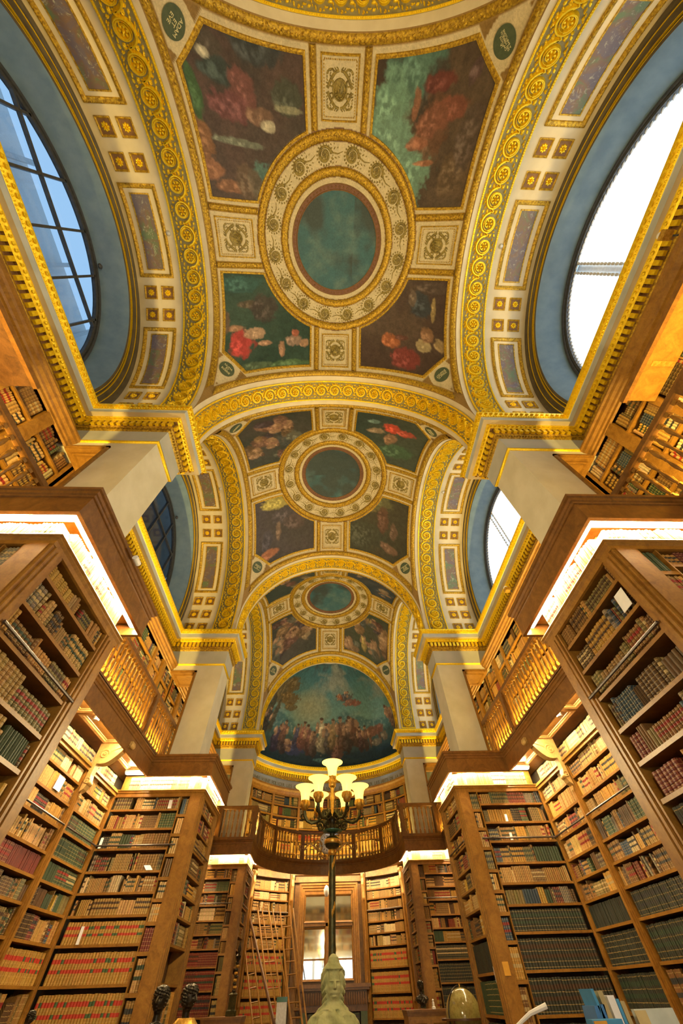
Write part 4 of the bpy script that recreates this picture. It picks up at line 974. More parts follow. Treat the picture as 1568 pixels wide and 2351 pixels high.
def pedestal(j, side):
    yn, yf = 2.25 + T * j, 3.90 + T * j; x0, x1 = 2.73, 4.60
    sd = 'left' if side < 0 else 'right'; nth = ('nearest', 'middle', 'farthest')[j]
    o = empty('bookcase', (side * 3.6, (yn + yf) / 2, FLOOR), label='tall oak bookcase under the %s stone pier on the %s, shelved on two faces' % (nth, sd), cat='bookcase', group='bookcases that carry the stone piers')
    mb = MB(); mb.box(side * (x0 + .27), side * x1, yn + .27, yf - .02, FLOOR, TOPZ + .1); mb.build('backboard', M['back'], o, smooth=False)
    # corner posts and pilasters
    for a, b, nm in ((yn, yn + .20, 'corner_post'), (yf - .25, yf, 'corner_post')):
        mb = MB(); mb.box(side * x0, side * (x0 + .27), a, b, FLOOR, TOPZ); mb.box(side * (x0 - .018), side * (x0 + .02), a + .04, b - .03, FLOOR, TOPZ - .03)
        mb.box(side * (x0 - .03), side * (x0 + .02), a + .085, b - .075, FLOOR, TOPZ - .06)
        if a == yn: mb.box(side * (x0 + .03), side * (x0 + .24), yn - .015, yn + .02, FLOOR, TOPZ - .03)
        mb.build(nm, M['wood'], o, smooth=False)
    mb = MB(); mb.box(side * (x0 + .27), side * x1, yf - .27, yf, FLOOR, TOPZ); mb.build('side_panel', M['wood'], o, smooth=False)
    # cornice round the top
    pth = [(side * x1, yf + .02), (side * x0, yf + .02), (side * x0, yn - .0), (side * x1, yn - .0)]
    if side < 0: pth = pth[::-1]
    mb = MB(); mb.sweep_plan(pth, [(.25, TOPZ + .09), (-.035, TOPZ + .09), (-.04, TOPZ + .075), (-.02, TOPZ + .06), (-.025, TOPZ + .04), (-.005, TOPZ + .02), (-.005, TOPZ - .03), (.02, TOPZ - .035), (.25, TOPZ - .035)])
    mb.build('cornice', M['wood'], o, smooth=False)
    fn = Face('x', side, x0); ff = Face('y', side, x0, yn)
    a, b = yn + .20, yf - .25
    for r, z in enumerate(SH):
        shelf(fn, a, b, z, o)
        st = 'dark' if side > 0 else 'mix'
        if j == 0 and r < 6:
            def near(mb, nm, c, hr, r=r):
                if NBOOK[0] >= 300:
                    BOOKS_ADD(mb); return
                NBOOK[0] += 1
                sfx = {1: 'st', 2: 'nd', 3: 'rd'}.get(c if c < 20 else c % 10, 'th')
                mb.build('book', M['book'], None, angle=35, label='%s book, %d%s from the near end, %s of the %s' % (nm, c, sfx, ROW[r], WHERE[(side, 0)]), cat='book', group='books on the nearest %s bookcase' % sd)
            fill(fn, a + .004, b - .004, z, SLOT[r], st, near, w=(.032, .058), gap=.02, hr=(.55, .90))
        else:
            sty = 'dark' if j == 0 else random.choice(['mix', 'warm', 'dark'])
            if r >= 6: sty = {(-1): random.choice(['law', 'dark', 'mix']), 1: random.choice(['greenset', 'dark', 'black'])}[side]
            if j == 1 and side < 0 and r == 7: sty = None
            if sty: fill(fn, a + .004, b - .004, z, SLOT[r], sty)
    rail(fn, a - .05, b + .05, SH[2] - .0 + .03, o)
    # front face: narrow end column with its own shelves, then the main opening
    bar(ff, .445, .46, FLOOR, TOPZ, -.26, -.005, 'divider', o)
    for r, z in enumerate(SH):
        shelf(ff, .46, x1 - x0 - .05, z, o); shelf(ff, .245, .445, z - .09, o, th=.045)
        sty = 'mix' if r < 3 else random.choice(['mix', 'warm', 'dark'])
        if side > 0: sty = random.choice(['mix', 'dark']) if r < 6 else 'black'
        elif r in (6, 7, 8): sty = 'law' if j == 1 else 'red'
        fill(ff, .465, x1 - x0 - .055, z, SLOT[r], sty, gap=.05)
        fill(ff, .25, .44, z - .09, (SLOT[r] if r else SLOT[0] + .06) - .02, 'warm' if r % 3 else 'dark', hr=(.93, .95), set_p=1, w=(.034, .04), gap=0, d=-.012)
    rail(ff, .30, x1 - x0 - .03, SH[2] + .03, o)
    # pale books on the ledge above the cornice, washed by the tubes
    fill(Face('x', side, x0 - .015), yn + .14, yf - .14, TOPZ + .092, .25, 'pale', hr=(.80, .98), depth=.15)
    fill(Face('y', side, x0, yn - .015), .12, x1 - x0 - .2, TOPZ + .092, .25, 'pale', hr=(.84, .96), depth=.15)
    mb = MB(); mb.box(side * (x0 + .20), side * x1, yn + .20, yf - .02, TOPZ + .08, 3.0); mb.build('upper_backboard', M['wood'], o, smooth=False)
    return o
def BOOKS_ADD(mb):
    b = len(BOOKS.v); BOOKS.v += mb.v; BOOKS.f += [tuple(i + b for i in q) for q in mb.f]; BOOKS.c += mb.c; BOOKS.l += mb.l; BOOKS.t += mb.t
for j in range(3):
    for side in (-1, 1): pedestal(j, side)

def alcove(i, side):
    """shelves along the side wall below the gallery of bay i"""
    ya, yz = 3.92 + T * (i - 1), 9.34 + T * (i - 1); yc = yb(i); sd = 'left' if side < 0 else 'right'
    nth = ('first', 'second', 'third')[i]
    o = empty('side_bookcase', (side * 4.75, yc, FLOOR), label='long oak bookcase along the %s wall under the gallery of the %s bay' % (sd, nth), cat='bookcase', group='wall bookcases under the galleries')
    f = Face('x', side, 4.57)
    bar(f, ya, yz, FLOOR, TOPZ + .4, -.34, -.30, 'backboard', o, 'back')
    st = [(ya, ya + .06), (yc - 1.39, yc - 1.23), (yc + 1.23, yc + 1.39), (yz - .08, yz)]
    for k, (a, b) in enumerate(st):
        mb = MB(); mb.mbox(f.m, a, b, FLOOR, TOPZ, -.30, 0); mb.mbox(f.m, a + .025, b - .025, FLOOR, TOPZ - .03, 0, .02)
        if k in (1, 2): mb.mbox(f.m, a + .05, b - .05, FLOOR, TOPZ - .05, .0, .04)
        mb.build('stile', M['wood'], o, smooth=False)
    mb = MB(); mb.mbox(f.m, ya, yz, TOPZ - .02, TOPZ + .03, -.3, .02); mb.mbox(f.m, ya, yz, TOPZ + .03, TOPZ + .055, -.3, .045); mb.mbox(f.m, ya, yz, TOPZ + .055, TOPZ + .08, -.3, .03)
    mb.build('cornice', M['wood'], o, smooth=False)
    for k in range(3):
        a, b = st[k][1], st[k + 1][0]
        for r, z in enumerate(SH[:10]):
            shelf(f, a, b, z, o, dep=.29)
            if i == 0 and r < 99 and False: continue
            if side < 0:
                sty = ['warm', 'warm', 'mix', 'warm', 'mix', 'dark', 'dark', 'law', 'dark', 'dark'][r] if k != 2 else ['warm', 'warm', 'greenset', 'greenset', 'greenset', 'dark', 'dark', 'law', 'dark', 'dark'][r]
                if k == 1 and r == 4: sty = 'red'
            else: sty = ['warm', 'warm', 'mix', 'dark', 'mix', 'dark', 'black', 'black', 'dark', 'dark'][r] if k != 2 else ['warm', 'warm', 'mix', 'mix', 'dark', 'dark', 'black', 'black', 'black', 'dark'][r]
            fill(f, a + .005, b - .005, z, SLOT[r], sty, depth=.22)
            if side > 0 and k == 1: bar(f, yc - .4, yc - .385, z, z + SLOT[r], -.29, -.02, 'divider', o)
            if side > 0 and k == 1 or True: pass
        rail(f, a - .03, b + .03, SH[2] + .03, o)
    # row above the cornice, under the gallery ceiling
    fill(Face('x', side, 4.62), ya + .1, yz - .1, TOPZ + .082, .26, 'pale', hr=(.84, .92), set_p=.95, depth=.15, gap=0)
    for k, yy in enumerate((yc - 1.31, yc + 1.31)):
        # carved scroll bracket: volute profile cut from a thick board
        mb = MB(); pr = [(0.0, 3.06)] + [(.60 - .0, 3.06), (.62, 3.0), (.56, 2.96)] + [(.50 - .42 * t, 2.95 - .26 * t - .10 * math.sin(t * PI)) for t in np.linspace(0, 1, 9)] + [(.07, 2.52), (.10, 2.42), (.06, 2.30), (0, 2.26)]
        w = .075; n_ = len(pr)
        vs = [(side * (4.55 - a), yy + sg * w, z) for sg in (-1, 1) for a, z in pr]
        mb.add(vs, [tuple(range(n_)), tuple(range(n_, 2 * n_))[::-1]] + [(q, (q + 1) % n_, n_ + (q + 1) % n_, n_ + q) for q in range(n_)])
        b = mb.build('scroll_bracket', M['wood_p'], o, smooth=False)
        mb = MB()
        for sg in (-1, 1):
            mm = lambda u, v, h, sg=sg: (side * (4.55 - u), yy + sg * (w + h), v)
            for c0, r0 in (((.16, 2.84), .085), ((.44, 3.0), .045), ((.05, 2.42), .05)):
                pts = [(c0[0] + a, c0[1] + b_) for a, b_ in spiral(r0, r0 * .2, 1.6, 0, 20)]
                mb.mpath(mm, pts, [(-.012, 0), (-.006, .014), (.006, .014), (.012, 0)], closed=False); mb.mbead(mm, c0[0], c0[1], r0 * .3, r0 * .3, .02, 8)
            for q in range(6): mb.mbead(mm, .27 + .035 * q, 2.90 + .012 * q, .012, .045, .016, 5, 0, -.5 - .12 * q)
        mb.build('carved_scrolls', M['wood_p'], b, kind='stuff')
        for vx, vz, vr in ((3.97, 3.0, .045), (4.47, 2.40, .04)):
            mb = MB(); mb.lathe([(vr * .6, -.09), (vr, -.06), (vr, .06), (vr * .6, .09)], (side * vx, yy, vz), 10, 'y'); mb.build('volute', M['wood_p'], b)
        for q in range(4): mb = MB(); mb.lathe([(.005, -.03), (.022, 0), (.005, .03)], (side * 4.53, yy - .03 + .02 * q, 2.22 - .03 * (q % 2)), 6); mb.build('leaf_drop', M['wood_p'], b)
    return o
for i in range(1, 3):
    for side in (-1, 1): alcove(i, side)

# ------------------------------------------------------------------ galleries
GX = 3.95; CXI = 2.57
def gpath():
    p = [(-GX, -4.4)]
    for j in range(3):
        p += [(-GX, 2.05 + T * j), (-CXI, 2.05 + T * j)]
        if j < 2: p += [(-CXI, 4.20 + T * j), (-GX, 4.20 + T * j)]
    GA = [(2.57 * math.sin(a), 17.3 + 2.57 * math.cos(a)) for a in np.linspace(-PI / 2, PI / 2, 29)]
    return p + GA + [(-x, y) for x, y in p[::-1]]
GP = gpath()
gal = empty('gallery', (0, 10, 3.2), label='red brown oak gallery running along both sides and round the apse', cat='gallery')
mb = MB(); mb.sweep_plan(GP, [(.30, 3.285), (.0, 3.285), (0, 3.245), (.02, 3.235), (.03, 3.205), (.045, 3.195), (.05, 3.175)]); mb.build('top_moulding', M['wood_r'], gal, smooth=False)
mb = MB(); mb.sweep_plan(GP, [(.05, 3.175), (.035, 3.17), (.035, 3.15), (.05, 3.145), (.05, 2.91), (.04, 2.905), (.04, 2.885), (.085, 2.885), (.09, 3.02)]); mb.build('fascia', M['wood_r'], gal, smooth=False)
# slabs
def slab(x0, x1, y0, y1, side, nm='floor_slab'):
    mb = MB(); mb.box(side * x0, side * x1, y0, y1, 3.06, 3.26); return mb.build(nm, M['wood'], gal, smooth=False)
for side in (-1, 1):
    slab(GX + .09, 4.86, -4.4, 16.3, side)
    for j in range(3): slab(CXI + .09, GX + .09, 2.14 + T * j, (4.11 if j < 2 else 3.2) + T * j, side)
mb = MB(); n = 28
Gc = lambda a: (2.66 * math.sin(a), 17.3 + 2.66 * math.cos(a)); Oc = lambda a: (4.3 * math.sin(a), 16.9 + 4.3 * math.cos(a))
for k in range(n):
    a0, a1 = -PI / 2 + PI * k / n, -PI / 2 + PI * (k + 1) / n
    q = [Gc(a0), Gc(a1), Oc(a1), Oc(a0)]; mb.add([(x, y, z) for z in (3.06, 3.26) for x, y in q], [(0, 1, 2, 3), (7, 6, 5, 4), (0, 4, 5, 1)])
mb.build('apse_floor', M['wood'], gal, smooth=False)
# coffered timber ceiling beneath the side galleries
for i in range(1, 3):
    for side in (-1, 1):
        yc = yb(i)
        for a, b in ((-2.66, -1.40), (-1.22, -.05), (.05, 1.22), (1.40, 2.66)):
            mb = MB(); mb.mpath(lambda u, v, h, s=side: (s * u, v, 3.06 - h), rect(4.08, 4.50, yc + a, yc + b), [(-.02, 0), (-.02, .035), (0, .04), (.02, .03), (.035, .03), (.05, .012), (.07, .012), (.075, 0)]); mb.build('ceiling_coffer', M['wood_p'], gal)
# tubes: hidden behind the fascia and bright over the pier bookcases
tubes = empty('strip_light', (0, 10, 3.0), label='warm luminous tubes fixed behind the gallery fascia over the books', cat='strip light')
def tube_(x0, x1, y0, y1, z0, z1):
    mb = MB(); mb.box(x0, x1, y0, y1, z0, z1); return mb.build('tube', M['strip'], tubes, smooth=False)
for side in (-1, 1):
    for j in range(3):
        ya, yz = 2.05 + T * j, 4.20 + T * j
        tube_(side * 2.672, side * 2.70, ya + .10, yz - .10, 2.955, 2.978); tube_(side * 2.745, side * 2.77, ya + .17, yz - .15, 2.965, 2.985)
        tube_(side * 2.705, side * 4.5, ya + .105, ya + .133, 2.955, 2.978); tube_(side * 2.78, side * 4.5, ya + .175, ya + .20, 2.965, 2.985)
        mb = MB(); mb.box(side * 2.66, side * 2.80, ya + .09, yz - .09, 2.985, 3.02); mb.box(side * 2.80, side * 4.52, ya + .09, ya + .25, 2.985, 3.02); mb.build('added_reflector', M['white'], tubes, smooth=False)  # white boards added to brighten the zone under the canopy
        if j < 2: tube_(side * 4.10, side * 4.13, yz + .2, 9.05 + T * j, 3.02, 3.04)
for a0 in (-1.2, -.6, 0, .6):
    p = [(2.8 * math.sin(a), 17.3 + 2.8 * math.cos(a), 3.02) for a in np.linspace(a0 + .03, a0 + .57, 6)]; mb = MB(); mb.tube(p, .014, 5); mb.build('tube', M['strip'], tubes)
# balusters
def baluster():
    mb = MB(); mb.box(-.030, .030, -.030, .030, 0, .10); mb.box(-.030, .030, -.030, .030, .70, .78)
    mb.lathe([(.018, .10), (.030, .12), (.018, .14), (.024, .18), (.034, .25), (.030, .31), (.016, .39), (.022, .41), (.022, .43), (.016, .45), (.030, .53), (.034, .59), (.024, .65), (.016, .68), (.028, .69), (.02, .70)], (0, 0, 0), 8, cap=False)
    return mb.mesh(M['wood'])
BAL = baluster()
def balustrade(pts, posts, label, closed=False):
    o = empty('balustrade', (pts[0][0], pts[0][1], 3.26), label=label, cat='balustrade', group='turned oak balustrades of the gallery')
    mb = MB(); mb.sweep_plan(pts, [(-.05, 4.08), (-.05, 4.15), (-.03, 4.17), (.03, 4.17), (.05, 4.15), (.05, 4.08), (.03, 4.06), (-.03, 4.06), (-.05, 4.08)]); mb.build('handrail', M['wood_r'], o, smooth=False)
    mb = MB(); mb.sweep_plan(pts, [(-.04, 3.27), (-.04, 3.32), (.04, 3.32), (.04, 3.27)]); mb.build('bottom_rail', M['wood_r'], o, smooth=False)
    L_ = [0]
    for a, b in zip(pts, pts[1:]): L_.append(L_[-1] + math.dist(a, b))
    def at(s):
        for k in range(len(pts) - 1):
            if s <= L_[k + 1] or k == len(pts) - 2:
                t = (s - L_[k]) / (L_[k + 1] - L_[k]); a, b = pts[k], pts[k + 1]; return a[0] + (b[0] - a[0]) * t, a[1] + (b[1] - a[1]) * t, math.atan2(b[1] - a[1], b[0] - a[0])
    n = int(L_[-1] / .15)
    for k in range(n):
        s = L_[-1] * (k + .5) / n
        if any(abs(s - q) < .11 for q in posts): continue
        x, y, h = at(s); b = link('baluster', BAL, None, Matrix.Translation((x, y, 3.31)) @ Matrix.Rotation(h, 4, 'Z')); b.parent = o; b.matrix_parent_inverse = Matrix.Translation(o.location).inverted()
    for q in posts:
        x, y, h = at(q); mb = MB(); mb.box(-.07, .07, -.055, .055, 0, .84); mb.box(-.05, .05, -.065, .065, .08, .74)
        b = link('newel_post', mb.mesh(M['wood_r'], False), None, Matrix.Translation((x, y, 3.27)) @ Matrix.Rotation(h, 4, 'Z')); b.parent = o; b.matrix_parent_inverse = Matrix.Translation(o.location).inverted()
for side in (-1, 1):
    sd = 'left' if side < 0 else 'right'
    for i, nth in ((0, 'first'), (1, 'second'), (2, 'third')):
        ya = 3.50 + T * (i - 1) if i else -4.3; yz = 2.66 + T * i
        yc = yb(i)
        balustrade([(side * 3.99, ya), (side * 3.99, yz)], [yc - 1.5 - ya, yc + 1.5 - ya], 'turned oak balustrade of the %s gallery, %s bay from the camera' % (sd, nth))
    balustrade([(side * 3.95, 16.22), (side * 2.62, 16.22), (side * 2.62, 17.25)], [.06, 1.30, 2.30], 'oak balustrade corner in front of the farthest %s pier' % sd)
A_ = [(2.62 * math.sin(a), 17.3 + 2.62 * math.cos(a)) for a in np.linspace(-PI / 2 + .05, PI / 2 - .05, 33)]
balustrade(A_, [2.62 * (PI / 2 - .05) + 2.62 * q for q in (-1.35, -.95, -.42, .42, .95, 1.35)], 'curved oak balustrade of the apse gallery')

# ------------------------------------------------------------------ upper bookcases on the galleries
USH = [5.24, 4.86, 4.48, 4.08, 3.68, 3.30]; UT = 5.60
def upper(side):
    sd = 'left' if side < 0 else 'right'
    for i in range(3):
        ya, yz = yb(i) - T / 2 + (0 if i else -.3), yb(i) + T / 2; yc = yb(i); f = Face('x', side, 4.66)
        if i == 2: yz -= .3
        o = empty('gallery_bookcase', (side * 4.8, yc, 3.26), label='oak bookcase on the %s gallery against the wall of the %s bay' % (sd, ('first', 'second', 'third')[i]), cat='bookcase', group='bookcases on the side galleries')
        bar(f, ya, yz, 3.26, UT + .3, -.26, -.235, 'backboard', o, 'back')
        ups = [ya + .02, yc - 2.62, yc - 1.95, yc - .65, yc + .65, yc + 1.95, yc + 2.62, yz - .02]
        for k, u in enumerate(ups):
            w = .10 if k in (1, 6) else .05
            bar(f, u - w, u + w, 3.26, UT + .02, -.24, .02 if w > .06 else 0, 'pilaster' if w > .06 else 'upright', o)
        mb = MB(); pf = [(.0, UT - .02), (.03, UT), (.03, UT + .05), (.06, UT + .06), (.07, UT + .10), (.11, UT + .13), (.12, UT + .18), (.15, UT + .20), (.15, UT + .235), (-.25, UT + .235)]
        k_ = len(pf); vs = [f.m(u, z, h) for u in (ya, yz) for h, z in pf]; mb.add(vs, [(q, k_ + q, k_ + q + 1, q + 1) for q in range(k_ - 1)]); mb.build('cornice', M['wood'], o, smooth=False)
        for k in range(len(ups) - 1):
            a, b = ups[k] + (.10 if k in (1, 6) else .05), ups[k + 1] - (.10 if k + 1 in (1, 6) else .05)
            for r, z in enumerate(USH):
                shelf(f, a, b, z, o, dep=.24, th=.034)
                H = (UT if r == 0 else USH[r - 1] - .034) - z
                if i == 0 and yc - 3 > b: continue
                fill(f, a + .004, b - .004, z, H, random.choice(['mix', 'warm', 'dark']), w=(.03, .055), depth=.17)
upper(-1); upper(1)
# hinged boards above the first bay bookcases
for side in (-1, 1):
    sd = 'left' if side < 0 else 'right'
    o = empty('wooden_flap', (side * 4.4, -.2, 5.0), label='flat oak board projecting from the %s gallery bookcase of the first bay' % sd, cat='board')
    mb = MB(); mb.box(side * 4.22, side * 4.645, -1.9, 1.50, 5.0, 5.03); mb.build('board', M['wood' if side > 0 else 'wood_d'], o, smooth=False)  # left board: its unlit underside is put into the darker wood colour
    mb = MB(); mb.box(side * 4.16, side * 4.22, -1.95, 1.53, 4.98, 5.05); mb.build('edge_strip', M['wood_r'], o, smooth=False)
    if side > 0:
        mb = MB(); mb.box(4.30, 4.62, .95, 1.02, 4.985, 5.0); mb.build('brass_strap', M['gilt'], o, smooth=False)

# ------------------------------------------------------------------ apse bookcases
fa = Face('arc', 4.02, 16.9)
o = empty('gallery_bookcase', (0, 20.9, 3.26), label='curved oak bookcase on the apse gallery beneath the painted half dome', cat='bookcase')
Ra_ = 4.02; D = math.radians(1) * Ra_
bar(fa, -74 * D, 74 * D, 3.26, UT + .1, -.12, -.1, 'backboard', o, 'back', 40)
ups = [-84, -62, -41, -19.5, 19.5, 41, 62, 84]; ups = [-73, -58, -39, -20, 0, 20, 39, 58, 73]
for a in ups: bar(fa, a * D - .05, a * D + .05, 3.26, UT, -.10, .03, 'upright', o)
mb = MB(); mb.sweep_plan([fa.m(u * D, 0, 0)[:2] for u in range(-75, 76, 5)], [(.05, UT + .26), (-.13, UT + .26), (-.13, UT + .20), (-.08, UT + .14), (-.05, UT + .05), (-.03, UT + .04), (-.03, UT - .02), (.03, UT - .02)]); mb.build('cornice', M['wood'], o, smooth=False)
for k in range(len(ups) - 1):
    a, b = ups[k] * D + .05, ups[k + 1] * D - .05
    for r, z in enumerate(USH):
        shelf(fa, a, b, z, o, dep=.1, th=.036, nu=5, d0=.02)
        H = (UT if r == 0 else USH[r - 1] - .036) - z
        fill(fa, a + .004, b - .004, z, H, ['dark', 'dark', 'mix', 'warm', 'warm', 'warm'][r] if k != 3 or r != 3 else 'red', w=(.03, .055), depth=.09, d=.0)
fl = Face('arc', 3.78, 16.9); D2 = math.radians(1) * 3.78
o = empty('side_bookcase', (0, 20.7, FLOOR), label='curved oak bookcase round the apse at floor level beside the mirror', cat='bookcase')
LS = [2.52, 2.27, 1.98, 1.68, 1.40, 1.10, .62, .10, -.40, -.9]
for sg in (-1, 1):
    for a, b in ((24, 47), (52, 80)):
        u0, u1 = sorted((sg * a * D2, sg * b * D2))
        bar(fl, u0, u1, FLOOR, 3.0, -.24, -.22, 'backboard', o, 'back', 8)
        for r, z in enumerate(LS):
            shelf(fl, u0, u1, z, o, dep=.22, th=.034, nu=6)
            H = (2.86 if r == 0 else LS[r - 1] - .034) - z
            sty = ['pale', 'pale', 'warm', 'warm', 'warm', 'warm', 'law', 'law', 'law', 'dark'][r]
            if r in (6, 7, 8) : 
                c0 = 'law'; sty = 'law'
            fill(fl, u0 + .004, u1 - .004, z, H if r else .3, sty, depth=.16, hr=(.72, .9) if r < 6 else (.8, .85))
        rail(fl, u0, u1, LS[2] - .02, o, 6)
        bar(fl, u0, u1, 2.86, 3.08, -.2, .0, 'cornice_board', o, 'wood', 8)
        bar(fl, u0, u1, 2.86, 2.90, -.0, .03, 'cornice_lip', o, 'wood', 8)
    for a in (22.3, 49.5, 81):
        mb = MB(); mb.mbox(fl.m, sg * a * D2 - .09, sg * a * D2 + .09, FLOOR, 3.0, -.2, .03); mb.build('pilaster', M['wood'], o, smooth=False)
        p = fl.m(sg * a * D2, 0, .05)
        mb = MB(); mb.lathe([(.055, -.1), (.06, -.06), (.04, -.02), (.036, .9), (.045, .93), (.036, .96), (.032, 2.20), (.05, 2.26)], (p[0], p[1], 0), 10); mb.build('column', M['wood'], o)
        mb = MB(); n_ = 14
        pr = [(.02, 2.98), (.14, 2.96), (.15, 2.9), (.09, 2.84), (.10, 2.72), (.14, 2.66), (.10, 2.6), (.05, 2.45), (.04, 2.3), (.02, 2.28)]
        q0 = [fl.m(sg * a * D2 - .05, z, h) for h, z in pr]; q1 = [fl.m(sg * a * D2 + .05, z, h) for h, z in pr]; k_ = len(pr)
        mb.add(q0 + q1, [tuple(range(k_)), tuple(range(k_, 2 * k_))[::-1]] + [(q, (q + 1) % k_, k_ + (q + 1) % k_, k_ + q) for q in range(k_)]); mb.build('scroll_bracket', M['wood_p'], o, smooth=False)
class BackFace:
    @staticmethod
    def m(u, v, h): return (-u, -4.30 + h, v)
o = empty('rear_bookcase', (0, -4.4, 2.3), label='oak bookcase above the tall windows behind the camera, seen only in the mirror', cat='bookcase')
for z in (2.3, 2.7, 3.1, 3.5, 3.9, 4.3):
    mb = MB(); mb.box(-3.1, 3.1, -4.48, -4.29, z - .03, z); mb.build('shelf', M['wood'], o, smooth=False); fill(BackFace, -3.1, 3.1, z, .37, 'mix', depth=.15)
# mirror wall in the axis
o = empty('mirror_surround', (0, 20.6, .3), label='oak framed overmantel mirror of six panes behind the candelabrum', cat='mirror')
yM = 20.56
mb = MB(); mb.box(-1.32, 1.40, yM + .1, yM + .2, FLOOR, 3.02); mb.build('backing', M['wood'], o, smooth=False)
def fr(x0, x1, z0, z1, prof, nm, mat='wood', yy=yM):
    mb = MB(); mb.mpath(lambda u, v, h: (u, yy - h, v), rect(x0, x1, z0, z1), prof); return mb.build(nm, M[mat], o, smooth=False)
fr(-1.12, 1.20, -.2, 2.74, [(0, -.1), (0, .10), (.05, .10), (.07, .07), (.12, .07), (.14, .04), (.20, .04), (.22, 0), (.26, 0)], 'architrave')
mb = MB(); mb.box(-1.35, 1.43, yM - .06, yM + .1, 2.78, 2.84); mb.box(-1.35, 1.43, yM - .10, yM + .1, 2.98, 3.04); mb.build('cornice', M['wood'], o, smooth=False)
for x0, x1 in ((-.87, -.10), (.16, .93)):
    for z0, z1, nm in ((1.74, 2.40, 'upper'), (.86, 1.56, 'lower'), (.40, .82, 'foot')):
        mb = MB(); mb.box(x0, x1, yM - .005, yM + .01, z0, z1); mb.build('mirror_pane', M['mirror'], o, smooth=False)
    fr(x0 - .03, x1 + .03, 1.71, 2.43, [(0, 0), (0, .05), (.03, .03), (.05, 0)], 'pane_frame'); fr(x0 - .03, x1 + .03, .37, 1.59, [(0, 0), (0, .05), (.03, .03), (.05, 0)], 'pane_frame')
    mb = MB(); mb.box(x0, x1, yM - .03, yM + .01, .82, .86); mb.build('glazing_bar', M['wood'], o, smooth=False)
for x0, x1, z0, z1 in ((-1.12, -.90, .3, 2.6), (-.07, .13, .3, 2.6), (.96, 1.20, .3, 2.6), (-1.1, 1.2, 1.62, 1.70), (-1.1, 1.2, 2.44, 2.66)):
    mb = MB(); mb.box(x0, x1, yM - .02, yM + .08, z0, z1); mb.build('rail_board', M['wood'], o, smooth=False)
o = empty('mantelpiece', (.2, 20.2, FLOOR), label='carved dark oak mantelpiece below the overmantel mirror', cat='mantelpiece')
mb = MB(); mb.box(-1.05, 1.50, 20.0, 20.5, .22, .30); mb.box(-1.0, 1.45, 20.03, 20.5, .17, .22); mb.build('mantel_shelf', M['wood_r'], o, smooth=False)
mb = MB(); mb.box(-.92, 1.36, 20.1, 20.5, -.25, .17); mb.build('frieze', M['wood_d'], o, smooth=False)
for k in range(28):
    mb = MB(); x = -.85 + k * .08; mb.lathe([(.02, 0), (.025, .02), (.025, .22), (.02, .25)], (x, 20.09, -.12), 6); mb.build('flute', M['wood_r'], o)
for x in (-.88, 1.12):
    mb = MB(); mb.box(x, x + .22, 20.05, 20.5, FLOOR, -.25); mb.build('jamb', M['green'], o, smooth=False)
mb = MB(); mb.box(-.64, 1.1, 20.3, 20.34, FLOOR, -.27); mb.build('firebox', M['back'], o, smooth=False)
for k in range(9):
    mb = MB(); mb.box(-.6, 1.08, 20.24, 20.30, -.32 - k * .09, -.28 - k * .09); mb.build('grille_bar', M['bronze_g'], o, smooth=False)
tag(MB().__class__ and (lambda m_: (m_.lathe([(.0, 0), (.05, .02), (.095, .09), (.11, .2), (.06, .3), (.02, .33)], (-.05, 20.2, 2.62 - .3), 16), m_.build('globe_lamp', M['white'], None))[1])(MB()), 'white round globe lamp hanging in front of the mirror surround', 'lamp')

